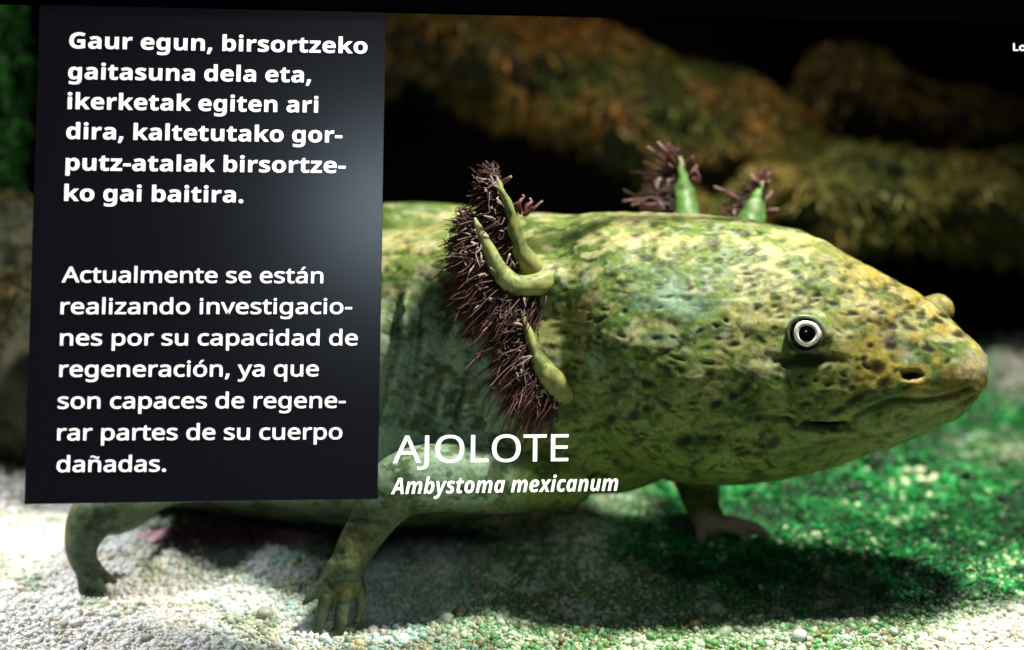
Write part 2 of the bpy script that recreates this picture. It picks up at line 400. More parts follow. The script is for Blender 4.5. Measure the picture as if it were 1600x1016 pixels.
# ease the neck, where the head flows into the trunk
sel = (P[:, 0] > 815) & (P[:, 0] < 985) & (P[:, 1] < 700) & (P[:, 2] < 420)
E_ = np.vstack([F[:, [0, 1]], F[:, [1, 2]], F[:, [2, 3]], F[:, [3, 0]]]); E_ = E_[sel[E_[:, 0]] | sel[E_[:, 1]]]
ids = np.unique(E_); mp = np.zeros(n, int); mp[ids] = np.arange(len(ids)); E2 = mp[E_]; Q = P[ids].copy()
w_ = (sstep(815, 850, Q[:, 0])*sstep(985, 940, Q[:, 0])*sstep(700, 640, Q[:, 1])*sstep(420, 360, Q[:, 2]))[:, None]*0.8
cnt = np.bincount(E2[:, 0], minlength=len(ids)) + np.bincount(E2[:, 1], minlength=len(ids))
for _ in range(220):
    A_ = np.stack([np.bincount(E2[:, 0], Q[E2[:, 1], k], len(ids)) + np.bincount(E2[:, 1], Q[E2[:, 0], k], len(ids)) for k in range(3)], 1)/cnt[:, None]
    Q += (A_ - Q)*w_
P[ids] = Q
_m = bpy.data.meshes.new('tmp'); _m.vertices.add(n); _m.vertices.foreach_set('co', P.astype(np.float32).ravel()); _m.loops.add(nq*4); _m.loops.foreach_set('vertex_index', F.ravel())
_m.polygons.add(nq); _m.polygons.foreach_set('loop_start', np.arange(nq, dtype=np.int32)*4); _m.update(calc_edges=True)
N = np.empty(n*3, np.float32); _m.vertex_normals.foreach_get('vector', N); N = N.reshape(-1, 3).astype(float); bpy.data.meshes.remove(_m)
if np.mean(((P - P.mean(0))*N).sum(1)) < 0: N = -N
X0, Y0, D0 = P.T.copy()
near = sstep(0.25, -0.15, N[:, 2])                       # the side turned to the viewer
headm = sstep(835, 900, X0)*sstep(775, 745, Y0)*sstep(470, 400, D0 - 0*X0)
onhead = sstep(845, 905, X0)*sstep(770, 740, Y0)
disp = 0.9*fbm(P, 60, 1, 4)*5 + 1.7*vnoise(P*[0.7, 1.3, 1], 22, 2)*(0.35 + 0.65*onhead) + 0.5*vnoise(P, 8, 3)
ridged = 1 - np.abs(vnoise(P*[0.7, 1.4, 1.0], 24, 4))*2
disp += 0.4*ridged*onhead
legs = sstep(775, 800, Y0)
disp *= 1 - 0.55*legs
# folds of skin along the flank
disp *= 1 - 0.5*sstep(650, 720, Y0)
fl = sstep(790, 740, X0)*sstep(690, 640, Y0)*sstep(430, 500, Y0)*near
disp += fl*15*(0.75 + 0.7*vnoise(P, 70, 18))*np.sin(2*np.pi*(X0 + 0.16*(Y0 - 560) + 15*vnoise(P, 75, 8))/41)
disp += fl*2.5*vnoise(P*[1.0, 0.7, 1], 18, 12)

def poly_field(pts, reach):
    """index, distance and signed drop below a polyline"""
    pts = spline(pts, len(pts)*6); lo = pts.min(0) - reach; hi = pts.max(0) + reach
    idx = np.where((X0 > lo[0]) & (X0 < hi[0]) & (Y0 > lo[1]) & (Y0 < hi[1]) & (N[:, 2] < 0.3) & (D0 < 330))[0]
    q = np.stack([X0[idx], Y0[idx]], 1); best = np.full(len(idx), 1e9); sg = np.zeros(len(idx))
    for a, b in zip(pts[:-1], pts[1:]):
        ab = b - a; t = np.clip(((q - a) @ ab)/(ab @ ab), 0, 1); c = a + t[:, None]*ab; dd = np.linalg.norm(q - c, axis=1)
        m = dd < best; best[m] = dd[m]; sg[m] = (q - c)[m, 1]
    return idx, best, sg
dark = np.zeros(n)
def groove(pts, depth, width, drop=0, fall=40, ink=0.9):  # ink: dark mouth tissue plus crease shade painted into the colour
    idx, dist, sg = poly_field(pts, 60)
    disp[idx] -= 1.3*depth*np.exp(-(dist/width)**2)
    if drop: disp[idx] -= drop*sstep(0, 5, sg)*np.exp(-np.maximum(dist, 0)/fall)
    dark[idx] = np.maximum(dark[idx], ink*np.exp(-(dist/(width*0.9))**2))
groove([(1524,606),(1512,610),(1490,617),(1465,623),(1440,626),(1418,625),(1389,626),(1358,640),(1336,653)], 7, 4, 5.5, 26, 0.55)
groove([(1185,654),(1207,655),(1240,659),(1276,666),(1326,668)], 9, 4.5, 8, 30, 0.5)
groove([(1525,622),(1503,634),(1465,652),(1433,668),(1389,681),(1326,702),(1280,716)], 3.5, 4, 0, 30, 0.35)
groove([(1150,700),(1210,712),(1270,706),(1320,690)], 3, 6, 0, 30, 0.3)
def pit(cx, cy, rx, ry, depth, ink, ang=0.0, soft=1.0):
    R = 2.6*max(rx, ry); idx = np.where((np.abs(X0-cx) < R) & (np.abs(Y0-cy) < R) & (N[:, 2] < 0.35) & (D0 < 400))[0]
    u, v = X0[idx]-cx, Y0[idx]-cy; ca, sa = math.cos(ang), math.sin(ang)
    e = ((u*ca + v*sa)/rx)**2 + ((v*ca - u*sa)/ry)**2
    e = e*(1 + 0.35*vnoise(P[idx], 7, 71))
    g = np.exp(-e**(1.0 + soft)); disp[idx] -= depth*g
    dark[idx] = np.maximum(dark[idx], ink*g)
pit(1290, 671, 36, 8, 9, 0.97, 0.05)  # mouth corner, its recess darkened in the colour too
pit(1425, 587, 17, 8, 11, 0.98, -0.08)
pit(1264, 561, 54, 11, 6, 0.92)  # band under the eye: dark pigment with shading painted in
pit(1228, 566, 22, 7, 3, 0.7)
for s in ((1244,425,8,4),(1248,455,9,6),(1279,459,7,5),(1277,468,5,4),(1301,474,12,4),(1333,489,10,4),(1358,502,7,4),(1394,510,9,6),(1424,512,14,5),(1377,490,8,3),(1418,470,7,3),
          (1475,493,12,4),(1466,501,11,4),(1497,523,12,6),(1452,546,14,5),(1393,540,12,8),(1371,574,13,14),(1318,599,9,10),(1382,598,14,8),(1336,624,22,7),(1310,641,16,6),
          (1210,693,13,9),(1480,540,10,5),(1350,560,7,5),(1295,575,8,4),(1480,565,6,4),(1440,490,8,3),(1108,585,9,7),(1042,577,8,7),(1165,605,11,8),(1070,690,14,10),(1330,455,6,3),
          (1120,632,12,7),(990,650,12,9),(955,655,11,9),(1010,640,8,8),(1145,618,10,8),(1250,590,8,4),(1360,540,6,5)):
    pit(*s, 1.0, 0.94, 0.25 if s[1] < 560 else -0.5)
rg = np.random.default_rng(11)
for k in range(640):
    cx, cy = rg.uniform(850, 1440), rg.uniform(335, 745)
    if cy < 345 + max(0, cx - 1180)*0.45: continue
    up = cy < 500
    pit(cx, cy, rg.uniform(4, 13), rg.uniform(2.2, 5), *((rg.uniform(0.2, 1.4), rg.uniform(0.3, 0.85)) if rg.random() < .7 else (rg.uniform(1.0, 2.8), rg.uniform(0.6, 0.92))), rg.uniform(-0.5, 0.1) if up else rg.uniform(-0.8, 0.8), 0.3)
for k in range(70):
    pit(rg.uniform(600, 740), rg.uniform(365, 640), rg.uniform(4, 8), rg.uniform(3, 6), 2, rg.uniform(0.3, 0.7), 0, 0.3)
for k in range(60):
    pit(rg.uniform(500, 900), rg.uniform(740, 930), rg.uniform(3, 9), rg.uniform(2, 5), 1, rg.uniform(0.2, 0.6), 0, 0.3)
P2 = P + N*disp[:, None]
# pigment, plus crease and under-eye shade painted in through dark
b1 = fbm(P, 90, 41, 3)*1.6; b2 = vnoise(P*[0.8, 1.2, 1], 22, 43); b3 = vnoise(P, 10, 47)
olive = np.array([0.155, 0.215, 0.055]); yellow = np.array([0.42, 0.37, 0.15]); green = np.array([0.06, 0.15, 0.025]); brown = np.array([0.25, 0.165, 0.048]); grey = np.array([0.34, 0.37, 0.29])
c = np.tile(olive, (n, 1))
def mixc(c, k, col): k = np.clip(k, 0, 1)[:, None]; return c*(1-k) + col*k
c = mixc(c, 0.75*sstep(0.0, 0.6, b1 + 0.5*b2)*sstep(700, 420, Y0), yellow)
c = mixc(c, 0.6*sstep(0.1, 0.7, -b1 + 0.6*b2), green)
c = mixc(c, 0.8*sstep(1230, 1400, X0)*sstep(0.5, -0.5, b2 - 0.2)*sstep(640, 590, Y0), brown)
c = mixc(c, 0.65*sstep(0.15, 0.7, b2*0.6 + b3*0.7)*sstep(640, 560, Y0)*sstep(1330, 1230, X0), grey)
c = mixc(c, 0.65*sstep(840, 760, X0)*sstep(420, 540, Y0), np.array([0.28, 0.43, 0.34]))
c = mixc(c, 0.45*sstep(0.2, 0.7, vnoise(P, 15, 53)), green*0.8)
fk = 0.6*vnoise(P*[0.7, 1.25, 1], 26, 91) + 0.5*vnoise(P*[0.8, 1.2, 1], 11, 92) + 0.25*vnoise(P, 5, 93)
c = mixc(c, 0.72*sstep(0.10, 0.32, fk), np.array([0.035, 0.07, 0.014]))
fk = 0.6*vnoise(P*[0.75, 1.2, 1], 30, 95) + 0.5*vnoise(P, 12, 96)
c = mixc(c, 0.6*sstep(0.15, 0.4, fk)*sstep(700, 500, Y0), np.array([0.46, 0.44, 0.22]))
c = mixc(c, 0.6*sstep(0.2, 0.5, vnoise(P, 44, 97))*sstep(400, 470, Y0)*sstep(620, 540, Y0)*sstep(1160, 1060, X0), np.array([0.22, 0.36, 0.28]))
c = mixc(c, 0.8*np.exp(-((X0-1385)/22)**2 - ((Y0-575)/24)**2), np.array([0.42, 0.36, 0.05])); c = mixc(c, 0.6*np.exp(-((X0-1340)/30)**2 - ((Y0-560)/16)**2), np.array([0.36, 0.36, 0.07]))
c = mixc(c, 0.5*np.exp(-((X0-1408)/26)**2 - ((Y0-(548 + (X0-1408)*0.7))/12)**2), np.array([0.5, 0.47, 0.45]))
c = mixc(c, 0.55*np.exp(-((X0-1530)/22)**2 - ((Y0-565)/24)**2), np.array([0.45, 0.42, 0.40]))
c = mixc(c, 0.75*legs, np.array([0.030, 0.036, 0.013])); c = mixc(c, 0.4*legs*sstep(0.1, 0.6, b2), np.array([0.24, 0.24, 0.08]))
c = mixc(c, 0.75*sstep(1060, 1090, X0)*sstep(790, 815, Y0), np.array([0.50, 0.38, 0.30]))
yl = 0.7*vnoise(P*[0.9, 1.1, 1], 30, 141) + 0.4*vnoise(P, 12, 142)
c = mixc(c, 0.75*sstep(0.0, 0.3, yl)*sstep(1290, 1360, X0)*sstep(640, 600, Y0), np.array([0.35, 0.285, 0.06]))
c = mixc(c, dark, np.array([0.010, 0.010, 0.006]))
c = np.clip(c, 0.004, 0.8)
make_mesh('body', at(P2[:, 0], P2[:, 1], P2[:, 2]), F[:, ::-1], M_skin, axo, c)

def surf_depth(x, y):
    m = (np.abs(P2[:, 0]-x) < 5) & (np.abs(P2[:, 1]-y) < 5); return P2[m, 2].min()

# near eye: dark ball, silver ring, black pupil
ed = surf_depth(1260, 522)
def ball(name, cx, cy, cd_, rx, ry, rd, mat, parent):
    (V, F, T), = caps((cx, cy, cd_, rx, ry, rd)); T4 = np.column_stack([T, T[:, 2]])
    V = at(V[:, 0], V[:, 1], V[:, 2]); o = bpy.data.meshes.new(name); o.from_pydata(V.tolist(), [], F.tolist() + T.tolist()); o.update()
    for p in o.polygons: p.use_smooth = True
    o.materials.append(mat); ob = bpy.data.objects.new(name, o); COL.objects.link(ob)
    if parent is not None: ob.parent = parent; ob.matrix_parent_inverse = parent.matrix_world.inverted() if parent.type != 'EMPTY' else Matrix.Translation(parent.location).inverted()
    return ob
eye = ball('eye', 1260, 522, ed + 19, 28, 27, 22, M_eyeball, axo); eye['label'] = 'near eye with a silver ring round a black pupil'
def ring(name, cx, cy, depth, r0, r1, bulge, mat, parent, cols=None):
    a = np.linspace(0, 2*np.pi, 64, endpoint=False); rr = np.linspace(0, 1, 9); V = []
    for t in rr:
        r = r0 + (r1 - r0)*t; wob = 1 + 0.03*np.sin(2*a + 1) + 0.02*np.sin(3*a + 2) + 0.012*np.sin(5*a)
        V.append(np.stack([cx + r*np.cos(a)*wob, cy + r*np.sin(a)*wob, depth - bulge*np.sin(np.pi*np.clip(t, 0, 1))*np.ones(64) + 0.16*r*np.cos(a)*0], -1))
    V.append(V[-1] + [0, 0, 6]); V.append(V[0] + [0, 0, 6])
    V = np.concatenate(V)
    return make_mesh(name, at(*V.T), grid_faces(11, 64), mat, parent, None if cols is None else np.tile(cols(a), (11, 1)))
lid = ring('eyelid', 1259, 521, ed + 5, 25, 31, 3, M_lid2, axo, lambda a: mixc(np.tile([0.20, 0.24, 0.17], (64, 1)), sstep(-0.5, 0.5, np.sin(a)), np.array([0.018, 0.018, 0.012])))
iris = ring('iris', 1261, 521, ed - 4.5, 11.5, 20.8, 2.5, M_iris, None); iris.parent = eye
pup = ball('pupil', 1261, 522, ed - 1, 16, 16, 8, M_pupil, None); pup.parent = eye
far_eye = ball('eye', 1466, 476, 226, 17, 16, 17, M_lid, axo); far_eye['label'] = 'far eye showing only as a glossy bulge on the brow'

# gills: a curved stalk with a fringe of soft filaments
def gill(stalk, count, dirs, length, spread, label, colr, extra=(), lean=0.0, seed=0, dark_core=True):
    stalk = [(x, y, d, r*(0.8 + 0.012*r)*(1.3 if stalk[3][2] > 300 else 1.0)) for x, y, d, r in stalk]; V, F, s = tube(stalk, 40, 20); R = np.random.default_rng(seed); D_ = stalk[3][2]
    V = V + (3.2*vnoise(V, 20, seed) + 1.6*vnoise(V, 8, seed+1))[:, None]*np.array([1, 0.6, 0.4])
    cc = np.array(colr)*(0.85 + 0.3*R.random())*(1 + 0.45*vnoise(V, 14, seed+5) + 0.3*vnoise(V, 6, seed+6))[:, None]
    cc = mixc(cc, 0.7*sstep(0.25, 0.6, vnoise(V, 7, seed+9)), np.array([0.06, 0.08, 0.02]))
    cc = mixc(cc, sstep(0.42, 0.12, s)*0.85, np.array([0.27, 0.27, 0.085])*(1 + 0.5*vnoise(V, 12, seed+15))[:, None] if D_ < 300 else np.array(colr))
    cc = mixc(cc, sstep(0.75, 1.0, s)*0.6, np.array([0.45, 0.45, 0.3]))
    st = make_mesh('gill', at(*V.T), F, M_fila, axo, np.clip(cc, 0.005, .8)); st['label'] = label
    pl = Pile(); C = spline(stalk, 100)
    def fil(p, dirv, L, r, tone):
        sag = R.normal(0, 0.5, 3); n1 = 8; t = np.linspace(0, 1, n1)[:, None]
        pts = p + dirv*L*t + sag*L*0.6*t*t*(1.25 - t) + 7.0*np.sin(t*R.uniform(4, 11) + R.uniform(0, 6))*R.normal(0, 0.8, 3)*t + np.array([0, 0.28, 0])*L*t*t
        rad = r*(0.75 + 0.5*np.sin(np.pi*t[:, 0])**2)*(1 - 0.35*t[:, 0])
        v, f, q = tube(np.column_stack([pts, rad]), 11, 6)
        base = np.array([0.034, 0.009, 0.009])*tone if tone < 3.2 else np.array([0.40, 0.30, 0.28]); tip = np.array([0.50, 0.34, 0.33])*(0.5 + 0.6*R.random()) if R.random() < 0.06 or tone > 2.5 else np.array([0.17, 0.06, 0.045])*(0.5 + 0.9*R.random())
        k = sstep(0.55, 1.0, q)[:, None]; pl.add(v, f, base*(1-k) + tip*k)
    D3 = np.array(dirs, float)
    for i in range(count):
        u = 0.14 + R.random()*0.85; p = C[int(u*99)]
        g = u*(len(D3)-1); j = min(int(g), len(D3)-2); dv = D3[j]*(1-(g-j)) + D3[j+1]*(g-j)
        dv = dv/np.linalg.norm(dv[:2]); dv = np.array([dv[0], dv[1], R.normal(lean, 0.35)]) + np.array([*R.normal(0, spread, 2), 0])
        L = np.interp(u, np.linspace(0, 1, len(length)), length)*R.uniform(0.35, 1.05)
        fil(p[:3] + np.array([*R.normal(0, 2, 2), R.uniform(2, 16)]), dv, L, R.uniform(0.8, 1.9), R.uniform(0.3, 1.4))
    for i in range(count//40):
        u = R.random()*0.9; p = C[int(u*99)]; g = u*(len(D3)-1); j = min(int(g), len(D3)-2); dv = D3[j]*(1-(g-j)) + D3[j+1]*(g-j); dv = dv/np.linalg.norm(dv)
        L = np.interp(u, np.linspace(0, 1, len(length)), length); q0 = p[:3] + np.array([*dv*L*R.uniform(.15, .6), -R.uniform(4, 14)])
        fil(q0, np.array([*(dv*0.6 + R.normal(0, .5, 2)), -0.3]), R.uniform(10, 24), R.uniform(1.0, 1.6), 3.5)
    for x, y, dx, dy, L in extra:
        fil(np.array([x, y, C[50][2]]), np.array([dx, dy, R.normal(0, .2)]), L, R.uniform(3.0, 4.4), 3.0)
    V, F, Cc = pl.get()
    fr = make_mesh('gill_fringe', at(*V.T), F, M_fila, None, np.clip(Cc, 0.004, .7)); fr.parent = st; fr['kind'] = 'stuff'
    return st
YG = (0.24, 0.28, 0.09)
gill([(854,456,190,25),(829,415,146,18),(812,385,136,13.5),(803,350,130,11),(793,320,126,8.5),(783,297,122,6.5),(772,274,120,3)], 1200,
     [(-1,.75),(-1,.55),(-1,.3),(-1,.1),(-.8,-.25),(-.35,-.9)], [55,62,66,58,42,26], 0.22, 'upper near gill, tallest of the near side, with a pale green stalk', YG,
     [(806,338,-.1,-1,30),(813,334,.05,-1,36),(819,336,.4,-1,34),(822,336,.7,-.9,26),(784,292,.3,-1,18)], 0.25, 3)
gill([(896,420,205,16),(866,434,158,18),(836,446,128,17),(806,446,124,17),(784,428,122,15.5),(768,400,120,12),(755,372,118,9),(742,342,116,3)], 2000,
     [(-.3,1),(-.45,1),(-.75,.8),(-1,.45),(-1,.1),(-1,-.1),(-.6,-.7)], [46,84,98,86,66,58,30], 0.16, 'middle near gill with the widest dark maroon fringe', YG, (), 0.2, 4)
gill([(898,634,190,17),(866,598,128,19),(845,570,120,15),(833,545,118,11),(824,518,116,8),(817,490,115,3)], 1300,
     [(-.45,1),(-.6,1),(-.8,.7),(-1,.35),(-.9,-.1),(-.5,-.6)], [52,74,82,72,56,34], 0.18, 'lowest near gill hanging beside the cheek', YG, (), 0.15, 5)
gill([(1074,390,350,19),(1073,345,375,16.5),(1070,305,395,13),(1066,275,400,8.5),(1063,248,400,3)], 200,
     [(-1,-.1),(-1,-.25),(-1,-.5),(-.9,-.7),(-.5,-1)], [70,84,74,54,38], 0.2, 'larger far gill rising behind the head', (0.09, 0.20, 0.045),
     [(1074,285,.4,-1,34),(1078,300,.35,-1,40),(1070,262,.2,-1,26),(1055,255,-.6,-1,40),(1050,262,-.9,-1,38),(1035,322,-1,-.25,50),(1030,330,-.8,-.6,52)], 0.1, 6)
gill([(1166,400,330,20),(1172,355,360,18),(1180,325,385,14),(1188,303,392,9),(1196,284,394,3)], 170,
     [(-1,-.2),(-1,-.4),(-.9,-.7),(-.4,-1),(.3,-1)], [56,60,46,34,26], 0.25, 'smaller far gill rising behind the crown of the head', (0.09, 0.20, 0.045),
     [(1192,300,.5,-1,30),(1194,320,.5,-.8,30),(1190,338,.8,-.5,30),(1165,320,-1,-.9,44),(1188,292,-.4,-1,36),(1196,290,.2,-1,34)], 0.1, 8)

